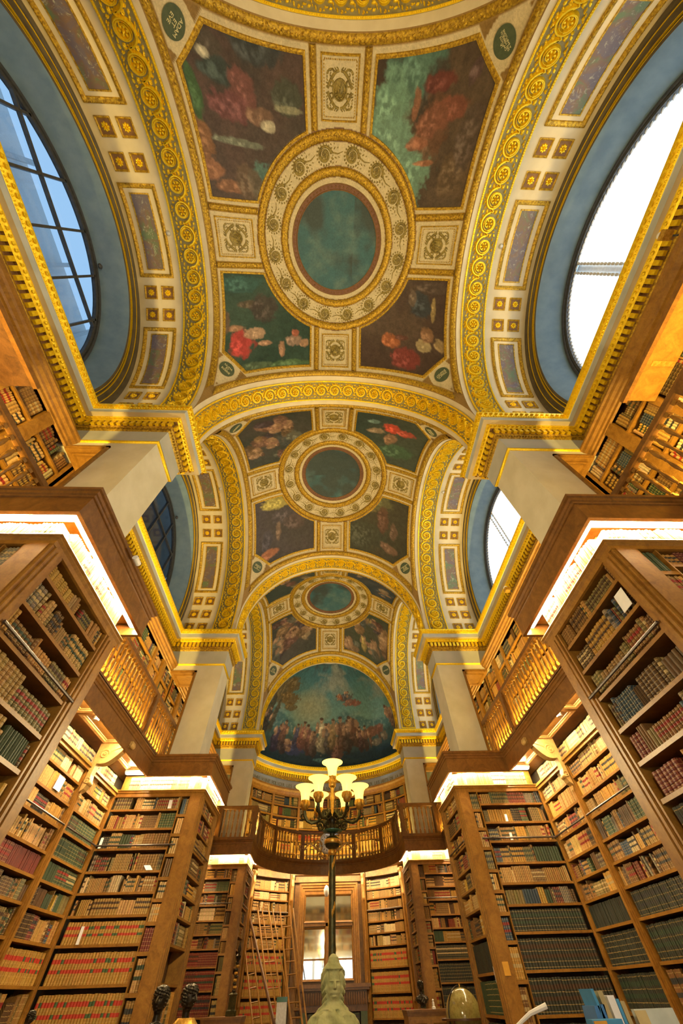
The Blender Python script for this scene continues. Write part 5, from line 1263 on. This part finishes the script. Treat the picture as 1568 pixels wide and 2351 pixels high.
# ------------------------------------------------------------------ candelabrum
def candelabrum(x, y, zc=0.0, label='', seen=True):
    o = empty('candelabrum', (x, y, FLOOR), label=label, cat='lamp')
    def L(prof, mat, nm, c=(x, y, 0), n=14, par=o):
        mb = MB(); mb.lathe(prof, c, n); return mb.build(nm, M[mat], par)
    L([(.30, FLOOR), (.30, FLOOR + .08), (.22, FLOOR + .12), (.24, -1.0), (.16, -.95), (.12, -.6), (.14, -.55), (.06, -.48)], 'bronze', 'plinth', n=20)
    L([(.046, -.5), (.040, .3), (.042, .9), (.040, 1.09)], 'bronze_g', 'pole')
    for z, a in [(-.2 + .13 * k, 2.1 * k) for k in range(10)]:
        mb = MB()
        for q in range(3):
            b = a + q * .35; mb.lathe([(.002, -.035), (.012, 0), (.002, .035)], (x + .042 * math.cos(b - PI / 2), y + .042 * math.sin(b - PI / 2), z + .03 * q), 5)
        mb.build('gilt_leaf', M['gilt'], o)
    L([(.045, 1.07), (.055, 1.09), (.055, 1.115), (.045, 1.13)], 'gilt', 'collar')
    L([(.04, 1.13), (.085, 1.155), (.098, 1.18)], 'bronze_g', 'lower_bowl', n=20); L([(.098, 1.18), (.104, 1.19), (.104, 1.215), (.098, 1.225)], 'gilt', 'gilt_belt', n=20); L([(.098, 1.225), (.07, 1.25), (.03, 1.26), (.035, 1.285)], 'bronze_g', 'upper_bowl', n=20)
    mb = MB(); mb.lathe([(.03, 1.285), (.10, 1.29), (.13, 1.305), (.132, 1.315), (.10, 1.30), (.03, 1.30)], (x, y, 0), 28, cap=False); mb.build('glass_dish', M['dishglass'], o)
    L([(.085, 1.30), (.08, 1.33), (.062, 1.37), (.055, 1.41), (.065, 1.43), (.03, 1.46)], 'bronze', 'stem_base', n=18)
    L([(.022, 1.44), (.030, 1.48), (.018, 1.52), (.024, 1.62), (.030, 1.66), (.018, 1.72), (.026, 1.78), (.05, 1.80), (.055, 1.83), (.04, 1.86)], 'gilt', 'stem')
    def shade(cx, cy, cz, k=1.0):
        mb = MB(); pr = [(.052, 0), (.058, .03), (.062, .08), (.075, .13), (.105, .165), (.148, .185), (.150, .192), (.105, .172), (.07, .135), (.056, .08), (.05, .02)]
        mb.lathe([(r * k, z * k) for r, z in pr], (cx, cy, cz), 28, cap=False); s_ = mb.build('glass_shade', M['shade'], o)
        mb = MB(); mb.lathe([(.001, .03), (.035, .05), (.04, .09), (.03, .12), (.001, .13)], (cx, cy, cz), 12); mb.build('bulb', M['bulb'], s_)
        mb = MB(); mb.lathe([(.02, -.09), (.045, -.07), (.055, -.03), (.062, .01), (.056, .025)], (cx, cy, cz), 14)
        for q in range(8):
            a = 2 * PI * q / 8; mb.lathe([(.004, -.03), (.014, 0), (.004, .035)], (cx + .06 * math.cos(a), cy + .06 * math.sin(a), cz - .01), 5)
        mb.build('gilt_cup', M['gilt'], o)
    shade(x, y, 1.90, 1.05)
    for q in range(6):
        a = 2 * PI * q / 6; ca, sa = math.cos(a), math.sin(a); shade(x + .385 * ca, y + .385 * sa, 1.615, .98)
        pts = [(x + r * ca, y + r * sa, z) for r, z in [(.03, 1.47), (.09, 1.50), (.14, 1.46), (.20, 1.41), (.28, 1.395), (.34, 1.42), (.375, 1.47), (.385, 1.53)]]
        mb = MB(); mb.tube(pts, .02, 7, [.014, .022, .020, .018, .018, .020, .024, .022]); arm = mb.build('arm', M['bronze_g'], o)
        mb = MB(); pl_ = [(x + (.16 + aa) * ca, y + (.16 + aa) * sa, 1.36 + bb) for aa, bb in spiral(.055, .012, 1.4, 1.2, 16)]; mb.tube(pl_, .013, 6); mb.build('scroll', M['bronze_g'], arm)
        mb = MB(); pl_ = [(x + (.40 + aa) * ca, y + (.40 + aa) * sa, 1.47 + bb) for aa, bb in spiral(.045, .010, 1.2, 2.6, 14)]; mb.tube(pl_, .011, 6); mb.build('tendril', M['bronze_g'], arm)
        mb = MB()
        for t in range(5): mb.lathe([(.003, -.03), (.016, 0), (.003, .03)], (x + (.08 + .055 * t) * ca, y + (.08 + .055 * t) * sa, 1.50 - .02 * t + .02 * (t % 2)), 5)
        mb.build('leaves', M['bronze_g'], arm)
    return o
def dishglass():
    m, nt, N, L, B = nodes('green_glass'); B.inputs['Base Color'].default_value = (.12, .32, .20, 1); B.inputs['Roughness'].default_value = .12; B.inputs['Transmission Weight'].default_value = .5; return m
M['dishglass'] = dishglass()
candelabrum(-.02, 6.2, label='tall bronze candelabrum with seven lit trumpet glass shades, rising behind the pale bust')
candelabrum(-.02, -2.4, label='second bronze candelabrum, seen only reflected in the overmantel mirror panes')

# ------------------------------------------------------------------ heads and busts: one continuous modelled surface each
def interp(tab, z):
    for (a, b) in zip(tab, tab[1:]):
        if (a[0] >= z >= b[0]):
            t = (a[0] - z) / (a[0] - b[0]); t = t * t * (3 - 2 * t) if len(a) > 3 and a[3] else t; return [a[k] + (b[k] - a[k]) * t for k in range(len(a))]
    return tab[-1] if z < tab[-1][0] else tab[0]
def bust(name, c, H, yaw, style, mat, label, cat='bust', seed=1):
    r_ = random.Random(seed); rows = 130; n = 120; vs = []
    if style == 'woman': tab = [(1.62, .02, .02, .0), (1.58, .12, .12, -.02), (1.45, .21, .22, -.03), (1.28, .26, .30, .0), (1.18, .34, .38, .02), (1.05, .42, .46, .04), (.8, .47, .50, .05), (.5, .48, .50, .05), (.2, .46, .44, .06), (.02, .40, .36, .08), (-.2, .42, .33, .10), (-.42, .60, .36, .10), (-.62, .88, .42, .10), (-.9, 1.02, .48, .1), (-1.3, .95, .48, .1), (-1.6, .6, .4, .1)]
    else: tab = [(1.06, .02, .02, .04), (1.03, .16, .20, .04), (.95, .29, .36, .04), (.8, .38, .44, .04), (.55, .40, .44, .04), (.3, .36, .40, .03), (.12, .30, .34, .03), (.0, .22, .26, .06), (-.12, .19, .21, .08), (-.35, .21, .22, .09), (-.48, .45, .28, .09), (-.62, .80, .36, .09), (-.85, .92, .40, .08), (-1.15, .72, .38, .08), (-1.35, .30, .24, .08), (-1.45, .22, .22, .08), (-1.6, .30, .30, .08)]
    z0, z1 = tab[0][0], tab[-1][0]
    G = lambda x, w: math.exp(-(x / w) ** 2)
    for i in range(rows + 1):
        z = z0 + (z1 - z0) * i / rows; _, rx, ry, oy = interp(tab, z)
        for k in range(n):
            p = -PI + 2 * PI * k / n; d = math.degrees(p)
            f = max(0, math.cos(p)); a, b = rx, ry; e0 = 0.0
            if style == 'woman' and z < 1.02:   # face set back from the heavy hair
                inface = G(d, 46) * G(z - .45, .60) if abs(d) < 90 else 0
                fw = 1 / (1 + math.exp((abs(d) - 42) / 4)); fz = 1 / (1 + math.exp((z - .98) / .03)) * (1 / (1 + math.exp((-.12 - z) / .05)))
                a = rx * (1 - .26 * fw * fz); b = ry * (1 - .10 * fw * fz); e0 = -.035 * G(abs(d) - 44, 5) * fz
                if -.35 < z < .02: b = ry * (1 - .30 * fw * G(z + .12, .16))
            x, y = a * math.sin(p), -b * math.cos(p)
            e = e0; 
            if abs(d) < 80 and -.05 < z < 1.0:
                e += .085 * G(d, 7) * (1 / (1 + math.exp((z - .58) / .03))) * (1 / (1 + math.exp((.30 - z) / .012))) * (.45 + .9 * (.6 - z) / .3)
                e -= .040 * (G(d - 21, 9) + G(d + 21, 9)) * G(z - .50, .055); e += .022 * (G(d - 21, 6) + G(d + 21, 6)) * G(z - .50, .022)
                e += .020 * (G(d - 20, 14) + G(d + 20, 14)) * G(z - .585, .022)
                e += .026 * G(d, 13) * (G(z - .205, .016) + G(z - .165, .018)) - .012 * G(d, 15) * G(z - .187, .008)
                e += .035 * G(d, 14) * G(z - .04, .05) - .018 * G(d, 16) * G(z - .11, .022); e += .014 * (G(d - 34, 14) + G(d + 34, 14)) * G(z - .36, .09)
            if style == 'woman':
                if z < 1.0 and 46 < abs(d) < 150: e += .022 * math.sin(z * 21 + abs(d) * .12 + 2 * math.sin(z * 5)) + .012 * math.sin(abs(d) * .5)
                if .97 < z < 1.12: e += .014 * G(z - 1.02, .03) + .006 * math.sin(d * .22)
                if 1.12 < z < 1.35: e += .005 * math.sin(z * 22 + d * .05)
                if z < -.4: e += .02 * math.sin(d * .14 + z * 8) + .012 * math.sin(d * .31)
            else:
                if z > .62 or (z > .15 and abs(d) > 75):
                    e += .020 * math.sin(d * .21 + z * 19) * math.cos(z * 27 - d * .13) + .014 + (.012 * math.sin(d * .5) if style == 'curly' else 0)
                if 80 < abs(d) < 98: e += .04 * G(z - .42, .09) - .03 * G(z - .42, .04)
                if z < -.45: e += .022 * math.sin(d * .10 + z * 9) + .015 * math.sin(d * .25 - z * 14)
            q = math.hypot(x, y) + 1e-6; e *= 1.9; x += e * x / q; y += e * y / q
            vs.append((x, y + oy, z))
    ca, sa = math.cos(yaw), math.sin(yaw)
    # head turns, chest keeps facing forward
    out = []
    for (x, y, z) in vs:
        t = min(max((z + .45) / .35, 0), 1); yy = yaw * t + yaw * .35 * (1 - t); ca, sa = math.cos(yy), math.sin(yy)
        kx = 1.42 if style == 'woman' else 1.16
        out.append(((x * ca - y * sa) * H * kx, (x * sa + y * ca) * H * kx, z * H))
    me = bpy.data.meshes.new('mesh'); fs = [(i * n + k, i * n + (k + 1) % n, (i + 1) * n + (k + 1) % n, (i + 1) * n + k) for i in range(rows) for k in range(n)]
    fs += [tuple(range(n))[::-1], tuple(rows * n + k for k in range(n))]
    me.from_pydata(out, [], fs); me.polygons.foreach_set('use_smooth', [True] * len(me.polygons)); me.materials.append(M[mat])
    o = bpy.data.objects.new(name, me); COL.objects.link(o); o.location = c; return tag(o, label, cat)
def cabinet(x0, x1, y0, y1, top, label, doors=2, face=1):
    o = empty('cabinet', ((x0 + x1) / 2, (y0 + y1) / 2, FLOOR), label=label, cat='cabinet')
    mb = MB(); mb.box(x0 + .03, x1 - .03, y0 + .03, y1 - .02, FLOOR, top - .05); mb.build('body', M['wood'], o, smooth=False)
    mb = MB(); mb.box(x0, x1, y0, y1, top - .035, top); mb.box(x0 + .012, x1 - .012, y0 + .012, y1 - .01, top - .06, top - .035); mb.box(x0 + .02, x1 - .02, y0 + .02, y1, top - .09, top - .06); mb.build('top', M['wood_r'], o, smooth=False)
    w = (x1 - x0 - .1) / doors
    for k in range(doors):
        mb = MB(); mb.mpath(lambda u, v, h: (u, y0 + .03 - h, v), rect(x0 + .05 + w * k + .03, x0 + .05 + w * (k + 1) - .03, FLOOR + .15, top - .14), [(0, 0), (0, .02), (.05, .02), (.06, .008), (.08, .004)]); d = mb.build('door', M['wood'], o, smooth=False)
        mb = MB(); mb.lathe([(.012, 0), (.016, .01), (.008, .03)], (x0 + .05 + w * k + w * .8, y0 + .0, -.8), 8, 'y'); mb.build('knob', M['gilt'], d)
    return o
def pedestal_stand(x, y, top, w, label):
    o = empty('bust_pedestal', (x, y, FLOOR), label=label, cat='pedestal')
    mb = MB(); mb.box(x - w, x + w, y - w, y + w, FLOOR, FLOOR + .15); mb.box(x - w * .8, x + w * .8, y - w * .8, y + w * .8, FLOOR + .15, top - .06); mb.build('shaft', M['wood_d'], o, smooth=False)
    mb = MB(); mb.box(x - w, x + w, y - w, y + w, top - .06, top); mb.build('cap', M['wood_d'], o, smooth=False); return o
H_ = .128; bust('bust', (-.035, 4.5, .005), H_, .16, 'woman', 'stone', 'pale plaster bust of a long haired woman in a soft cap, centre foreground')
pedestal_stand(-.035, 4.5, .005 - 1.6 * H_, .2, 'dark wood pedestal under the pale plaster bust of a woman')
H2 = .20
cabinet(-2.62, -1.72, 7.75, 8.5, -.37, 'low oak cabinet carrying the two dark busts at the left bookcase')
bust('bust', (-2.27, 8.0, -.05), H2, -.15, 'bald', 'bronze', 'dark bronze bust of a bald man facing the room, left of a curly haired one', seed=2)
bust('bust', (-1.93, 8.2, -.04), H2 * .98, 1.15, 'curly', 'bronze', 'dark bronze bust of a curly haired man in profile with a golden cloak', seed=3)
mb = MB(); mb.lathe([(.10, -.355), (.165, -.24), (.17, -.16), (.11, -.105), (.10, -.11)], (-1.93, 8.2, 0), 22, sy=.62, cap=False); tag(mb.build('bust_cloak', M['gilt'], None), 'short gilded cloak wrapped round the curly haired bronze bust', 'cloak')
cabinet(-3.3, -2.62, 5.7, 6.4, -.20, 'low oak cabinet by the left aisle holding a small dark figure')
bust('bust', (-2.93, 6.0, -.12), .075, .3, 'curly', 'bronze', 'small dark bronze figure head at the far left bottom corner', seed=5)
for _o in [o for o in sc.objects if o.name.startswith('bust') and o.type == 'MESH' and abs(o.location.x + 2.93) < .01]: _o.location.z = -.08
cabinet(1.95, 3.05, 15.0, 15.9, -.20, 'oak cabinet with moulded top before the farthest right bookcase')
bust('bust', (2.42, 15.3, .08), .155, .35, 'curly', 'bronze', 'dark bronze bust of a man on the far right cabinet', seed=6)
mb = MB(); mb.lathe([(.05, -.20), (.05, -.17), (.03, -.16), (.03, -.10), (.015, -.09), (.025, -.07), (.01, -.05)], (2.68, 15.25, 0), 12); tag(mb.build('figurine', M['white'], None), 'small white figurine beside the dark bust on the right cabinet', 'figurine')
cabinet(-3.1, -2.1, 15.0, 15.9, -.20, 'oak cabinet with moulded top before the farthest left bookcase')
o = empty('bronze_candlestick', (-2.42, 15.3, -.20), label='ornate dark and gilt bronze candlestick figure on the far left cabinet', cat='candlestick')
mb = MB(); mb.lathe([(.13, -.20), (.13, -.12), (.09, -.10), (.09, .10), (.12, .12), (.06, .15)], (-2.42, 15.3, 0), 4); mb.build('base', M['bronze_g'], o, smooth=False)
for k in range(9):
    mb = MB(); mb.lathe([(.03, .15 + .055 * k), (.05, .17 + .055 * k), (.045, .19 + .055 * k), (.03, .20 + .055 * k)], (-2.42 + .012 * math.sin(k * 2), 15.3, 0), 9); mb.build('twisted_segment', M['gilt' if k % 2 else 'bronze'], o)
mb = MB(); mb.lathe([(.03, .64), (.055, .67), (.07, .73), (.03, .77), (.035, .80), (.05, .84), (.04, .88), (.015, .92), (.01, .97)], (-2.42, 15.3, 0), 12); mb.build('figure', M['bronze'], o)

# globe in its meridian ring
o = empty('globe', (3.02, 13.5, FLOOR), label='large antique terrestrial globe with dark meridian ring, right of the aisle', cat='globe')
def globe_mat():
    m, nt, N, L, B = nodes('aged_map_varnish'); v = coords(N, L)
    f = noise(N, L, v, 3, 6, .6); c = ramp(N, L, f, [(.42, (.34, .30, .09)), (.50, (.28, .22, .07)), (.62, (.40, .36, .14))])
    c = mix(N, L, c, ramp(N, L, noise(N, L, v, 26, 4, .7), [(.3, (.7, .68, .6)), (.6, (1, 1, 1))]), 1.0, 'MULTIPLY'); L.new(c, B.inputs['Base Color']); B.inputs['Roughness'].default_value = .15; return m
M['globe'] = globe_mat()
mb = MB(); mb.lathe([(.40 * math.cos(a), .40 * math.sin(a)) for a in np.linspace(-PI / 2 + .02, PI / 2 - .02, 24)], (3.02, 13.5, -.30), 36); mb.build('sphere', M['globe'], o)
pts = [(3.02 + .425 * math.cos(a) * -.9, 13.5 - .18 * math.cos(a), -.30 + .425 * math.sin(a)) for a in np.linspace(0, 2 * PI, 49)]
mb = MB(); mb.tube(pts, .014, 6); mb.build('meridian_ring', M['bronze'], o)
mb = MB(); mb.lathe([(.008, .10), (.02, .11), (.02, .135), (.008, .15)], (3.02, 13.5, 0), 8); mb.build('pole_pin', M['gilt'], o)
for k in range(4):
    a = PI / 4 + k * PI / 2; mb = MB(); mb.tube([(3.02 + .46 * math.cos(a), 13.5 + .46 * math.sin(a), -.32), (3.02 + .42 * math.cos(a), 13.5 + .42 * math.sin(a), FLOOR)], .028, 7); mb.build('leg', M['wood_d'], o)
mb = MB(); mb.sweep_plan(circ(.48, 40, (3.02, 13.5)), [(-.03, -.33), (-.03, -.30), (.05, -.30), (.05, -.33)], closed=True); mb.build('horizon_ring', M['wood_d'], o)

# ladders and poles leaning on the left apse shelves
def ladder(a0, a1, b0, b1, label):
    o = empty('library_ladder', a1, label=label, cat='ladder', group='ladders leaning on the left apse shelves')
    A0, A1, B0, B1 = map(Vector, (a0, a1, b0, b1))
    def ext(p, q): d = (q - p) / (p.z - q.z); return q + d * (q.z - FLOOR)
    A1, B1 = ext(A0, A1), ext(B0, B1)
    for p, q in ((A0, A1), (B0, B1)):
        mb = MB(); mb.tube([p, p.lerp(q, .5), q], .030, 6); mb.build('side_rail', M['wood'], o)
    n = int((A0.z - A1.z) / .27)
    for k in range(1, n + 1):
        t = k / (n + 1); mb = MB(); mb.tube([A0.lerp(A1, t), B0.lerp(B1, t)], .017, 5); mb.build('rung', M['wood'], o)
ladder((-2.96, 19.6, 1.29), (-2.16, 18.0, -.37), (-2.72, 19.6, 1.35), (-1.9, 18.0, -.38), 'shortest wooden ladder, leftmost of those leaning by the apse')
ladder((-2.62, 19.6, 2.06), (-1.62, 18.0, -.39), (-2.22, 19.6, 2.07), (-1.25, 18.0, -.39), 'wooden ladder with pale top rails between the slim poles by the apse')
ladder((-1.79, 19.6, 2.04), (-1.05, 18.0, -.4), (-1.44, 19.6, 2.06), (-.72, 18.0, -.4), 'tall wooden ladder nearest to the mantelpiece mirror')
for k, (a, b, lb) in enumerate((((-3.04, 19.6, 2.14), (-1.52, 17.9, -.39), 'thick dark wooden pole leaning leftmost across the apse shelves'), ((-2.45, 19.6, 2.02), (-1.42, 18.0, -.39), 'pale slim pole crossing the second ladder on its left'), ((-2.06, 19.6, 2.01), (-1.02, 18.0, -.4), 'pale slim pole leaning between the two tall ladders'), ((-1.3, 19.7, 2.0), (-.80, 18.4, .32), 'pale slim pole leaning beside the mirror frame'))):
    A, B_ = Vector(a), Vector(b); d = (B_ - A) / (A.z - B_.z); E_ = B_ + d * (B_.z - FLOOR)
    mb = MB(); mb.tube([A, A.lerp(E_, .5), E_], (.040 if k == 0 else .024), 6); mb.lathe([(.005, -.01), (.02, 0), (.005, .02)], a, 6); tag(mb.build('leaning_pole', M['wood' if k else 'wood_d'], None), lb, 'pole')
mb = MB(); mb.box(-1.50, -1.20, 17.95, 18.0, -.75, -.02); o = tag(mb.build('sign_board', M['steel_l'], None, smooth=False), 'pale grey notice board standing among the ladders', 'sign'); mb = MB(); mb.box(-1.51, -1.19, 17.94, 18.01, -.02, .07); mb.build('header', M['dishglass'], o, smooth=False)
mb = MB(); mb.box(-1.37, -1.33, 17.96, 18.0, FLOOR, -.75); mb.build('post', M['steel_l'], o, smooth=False)

# clock on the apse balustrade
yC = 19.84
o = empty('wall_clock', (0, yC, 3.3), label='round clock with carved double scroll frame on the apse balustrade', cat='clock')
mb = MB(); mb.lathe([(.001, 0), (.27, 0), (.27, .02), (.001, .021)], (-.05, yC - .08, 3.80), 32, 'y'); mb.build('dial', M['paper'], o)
mb = MB(); mb.lathe([(.27, -.02), (.30, -.03), (.33, 0), (.33, .08), (.27, .08)], (-.05, yC - .08, 3.80), 32, 'y', cap=False); mb.build('bezel', M['steel_l'], o)
for k in range(12):
    a = k * PI / 6; c_, s_ = math.sin(a), math.cos(a); mb = MB()
    q = [(-.05 + c_ * r + s_ * w, yC - .083, 3.80 + s_ * r - c_ * w) for r, w in ((.19, -.012), (.25, -.012), (.25, .012), (.19, .012))]; mb.add(q, [(0, 1, 2, 3)]); mb.build('numeral', M['back'], o, smooth=False)
for a, l in ((.9, .20), (-2.0, .14)):
    mb = MB(); mb.tube([(-.05, yC - .09, 3.8), (-.05 + l * math.sin(a), yC - .09, 3.8 + l * math.cos(a))], .008, 4); mb.build('hand', M['back'], o)
for sg in (-1, 1):
    pts = [(sg * (.30 + .28 * math.cos(t) * (1 - t / 16)) + sg * .15, yC - .10, 3.72 + .24 * math.sin(t) * (1 - t / 16)) for t in np.linspace(-2.4, 5.5, 26)][::-1]
    path = [(sg * (.45 + aa), yC - .10, 3.72 + bb) for aa, bb in spiral(.04, .21, 1.3, 2.2, 22)] + [(sg * .78, yC - .12, 3.80), (sg * .95, yC - .14, 3.62), (sg * 1.06, yC - .16, 3.58)] + [(sg * (1.10 + aa), yC - .18, 3.66 + bb) for aa, bb in spiral(.10, .03, 1.1, -1.2, 14)]
    mb = MB(); mb.tube(path, .04, 7); mb.build('scroll_arm', M['wood_p'], o)
for k in range(14):
    a = PI + PI * k / 13; mb = MB(); mb.lathe([(.005, -.05), (.05, 0), (.005, .05)], (-.05 + .42 * math.cos(a), yC - .12, 3.72 + .38 * math.sin(a)), 7); mb.build('carved_leaf', M['wood_p'], o)

# ------------------------------------------------------------------ things on the near right desk
o = empty('reading_desk', (2.0, 4.4, FLOOR), label='dark oak desk at the lower right, standing just below the frame', cat='desk')
mb = MB(); mb.box(.95, 2.62, 3.5, 5.0, -.36, -.31); mb.build('desk_top', M['wood_d'], o, smooth=False)
for x in (1.0, 2.52):
    for y in (3.55, 4.9): mb = MB(); mb.box(x, x + .06, y, y + .06, FLOOR, -.36); mb.build('leg', M['wood_d'], o, smooth=False)
def M_(nm, c): M[nm] = plain(nm, c, tuple(min(1, q * 1.2) for q in c), .5, 9); return nm
M_('blue_cloth', (.045, .16, .42)); M_('sky_blue', (.05, .24, .50)); M_('buff_board', (.36, .30, .16)); M_('pale_blue_paper', (.36, .42, .44)); M_('orange_paper', (.55, .28, .03)); M_('dark_cloth', (.04, .05, .05))
for k, (u, w, h, mt, lb, ln) in enumerate(((1.745, .035, .245, 'blue_cloth', 'leftmost short blue book leaning on the desk at lower right', .03), (1.785, .035, .25, 'blue_cloth', 'short blue book second from the left on the desk', .03), (1.83, .02, .315, 'sky_blue', 'tall thin dark blue book behind the short blue pair', -.04), (1.855, .035, .305, 'buff_board', 'tall buff book right of the thin blue book on the desk', -.02),
        (1.90, .05, .285, 'paper', 'thick book with white wrapper standing on the desk', -.01), (1.955, .02, .27, 'sky_blue', 'thin bright blue book right of the white wrapped one', -.01), (1.98, .03, .26, 'buff_board', 'buff book at the right end of the desk row', -.01))):
    mb = MB(); mb.hexa([(u, 4.15, -.31), (u + w, 4.15, -.31), (u + w, 4.35, -.31), (u, 4.35, -.31), (u + ln, 4.15, -.31 + h), (u + w + ln, 4.15, -.31 + h), (u + w + ln, 4.35, -.31 + h), (u + ln, 4.35, -.31 + h)])
    tag(mb.build('desk_book', M[mt], None, smooth=False), lb, 'book', 'modern books on the desk')
mb = MB(); mb.hexa([(2.02, 4.10, -.31), (2.30, 4.10, -.31), (2.30, 4.16, -.31), (2.02, 4.16, -.31), (2.06, 4.18, -.085), (2.34, 4.18, -.085), (2.34, 4.22, -.085), (2.06, 4.22, -.085)])
o = tag(mb.build('document_folder', M['pale_blue_paper'], None, smooth=False), 'pale blue folder propped upright beside the desk books', 'folder')
mb = MB(); mb.hexa([(2.02, 4.09, -.30), (2.10, 4.09, -.30), (2.10, 4.10, -.30), (2.02, 4.10, -.30), (2.055, 4.168, -.09), (2.135, 4.168, -.09), (2.135, 4.178, -.09), (2.055, 4.178, -.09)]); mb.build('buff_spine', M['buff_board'], o, smooth=False)
mb = MB(); mb.box(1.66, 1.86, 4.0, 4.1, -.31, -.115); o = tag(mb.build('archive_box', M['sky_blue'], None, smooth=False), 'blue box with orange front on the desk', 'box'); mb = MB(); mb.box(1.665, 1.75, 3.99, 4.0, -.3, -.12); mb.build('orange_label', M['orange_paper'], o, smooth=False)
o = empty('desk_lamp', (1.0, 3.7, -.31), label='thin white desk lamp arm at the lower right', cat='lamp')
mb = MB(); mb.tube([(1.0, 3.66, -.31), (1.02, 3.65, -.125), (1.13, 3.62, -.075), (1.235, 3.6, -.05)], .009, 7, [.010, .009, .010, .013]); mb.build('arm', M['white'], o)
mb = MB(); mb.lathe([(.06, -.31), (.06, -.295), (.01, -.29)], (1.0, 3.66, 0), 16); mb.build('foot', M['white'], o)

# ------------------------------------------------------------------ small fittings
mb = MB(); mb.lathe([(.035, -.06), (.035, .06), (.02, .07)], (-2.50, 3.08, 3.22), 14, 'y'); tag(mb.build('alarm_sensor', M['white'], None), 'white cylindrical sensor fixed on the left canopy edge', 'sensor')
for side in (-1, 1):
    for i in range(3):
        yc = yb(i); sd = 'left' if side < 0 else 'right'; nth = ('first', 'second', 'third')[i]
        if side > 0:
            o = empty('projector', (4.44, yc, 6.02), label='small projector lamp on the right bookcase cornice of the %s bay' % nth, cat='lamp')
            mb = MB(); mb.box(4.36, 4.48, yc - .06, yc + .06, 5.90, 5.99); mb.build('housing', M['gilt'], o, smooth=False); mb = MB(); mb.lathe([(.05, 0), (.055, .02), (.045, .05)], (4.41, yc, 5.99), 14); mb.build('lens_ring', M['white'], o)
            mb = MB(); mb.tube([(4.52, yc, 5.86), (4.50, yc, 5.95)], .012, 6); mb.build('bracket', M['frame'], o)
        m = lat(side, yc); f = frame_at(m, 3.98, -.02, 0)
        mb = MB(); mb.lathe([(.055, 0), (.055, .02), (.04, .05), (.02, .06)], (0, 0, 0), 14); o = tag(mb.build('smoke_detector', M['steel_l'], None), 'small round detector on the %s side arch of the %s bay' % (sd, nth), 'detector'); o.matrix_local = f
        if i > 0:
            mb = MB(); mb.lathe([(.05, -.06), (.065, -.02), (.06, 0)], (side * 4.27, yc + .2, 3.06), 14); tag(mb.build('smoke_detector', M['white'], None), 'white round detector under the %s gallery ceiling of the %s bay' % (sd, nth), 'detector')
for side in (-1, 1):
    o = empty('projector', (side * 2.72, 16.5, 3.27), label='added projector for the half dome, behind the %s corner balustrade of the apse' % ('left' if side < 0 else 'right'), cat='lamp')  # fittings made up to go with the added half dome spots
    mb = MB(); mb.box(side * 2.72 - .05, side * 2.72 + .05, 16.40, 16.50, 3.26, 3.42); mb.build('housing', M['frame'], o, smooth=False); mb = MB(); mb.lathe([(.045, 0), (.05, .015), (.04, .03)], (side * 2.72, 16.45, 3.42), 12); mb.build('lens_ring', M['white'], o)
def card(face, u, z, w, h, lb, tilt=.02):
    mb = MB(); mb.add([tuple(face.m(u + a, z + b, .002 + c)) for a, b, c in ((0, 0, 0), (w, 0, 0), (w + tilt, h, -.03), (tilt, h, -.03), (0, 0, -.004), (w, 0, -.004), (w + tilt, h, -.034), (tilt, h, -.034))], [(0, 1, 2, 3), (7, 6, 5, 4), (0, 3, 7, 4), (1, 5, 6, 2), (3, 2, 6, 7)])
    tag(mb.build('paper_slip', M['paper'], None, smooth=False), lb, 'paper')
FL1 = Face('y', -1, 2.73, 2.25 + T); FR1 = Face('y', 1, 2.73, 2.25 + T); NR = Face('x', 1, 2.73)
card(FL1, .60, SH[0], .07, .15, 'white card between books on the top shelf of the middle left bookcase'); card(FL1, 1.72, SH[2], .05, .16, 'white slip at the alcove end, third shelf of the middle left bookcase')
card(FL1, .60, SH[3], .12, .07, 'loose white papers lying on the fourth shelf of the middle left bookcase', .08); card(FL1, 1.45, SH[6], .05, .2, 'tall white slip on the seventh shelf of the middle left bookcase')
card(FR1, .90, SH[1], .05, .12, 'white slip on the second shelf of the middle right bookcase'); card(FR1, .88, SH[2], .05, .12, 'white slip on the third shelf of the middle right bookcase')
card(NR, 2.50, SH[1] + .02, .14, .20, 'large white sheet sticking out of the second shelf, nearest right bookcase', .0); card(Face('x', -1, 4.57), 7.10, SH[0] - .27, .22, .2, 'large white sheets on the left wall bookcase, second shelf down', .05)
mb = MB(); mb.box(2.705, 2.712, 9.37 + .04, 9.47, .10, .26); tag(mb.build('shelf_label', M['paper'], None, smooth=False), 'white notice on the corner of the middle right bookcase', 'label')
mb = MB(); mb.box(2.82, 2.92, 9.285, 9.29, .16, .30); tag(mb.build('shelf_label', M['orange_paper'], None, smooth=False), 'orange notice on the front post of the middle right bookcase', 'label')

BOOKS.build('book', M['book'], None, angle=35, label='leather bound books filling all the farther shelves and galleries', cat='book', kind='stuff')
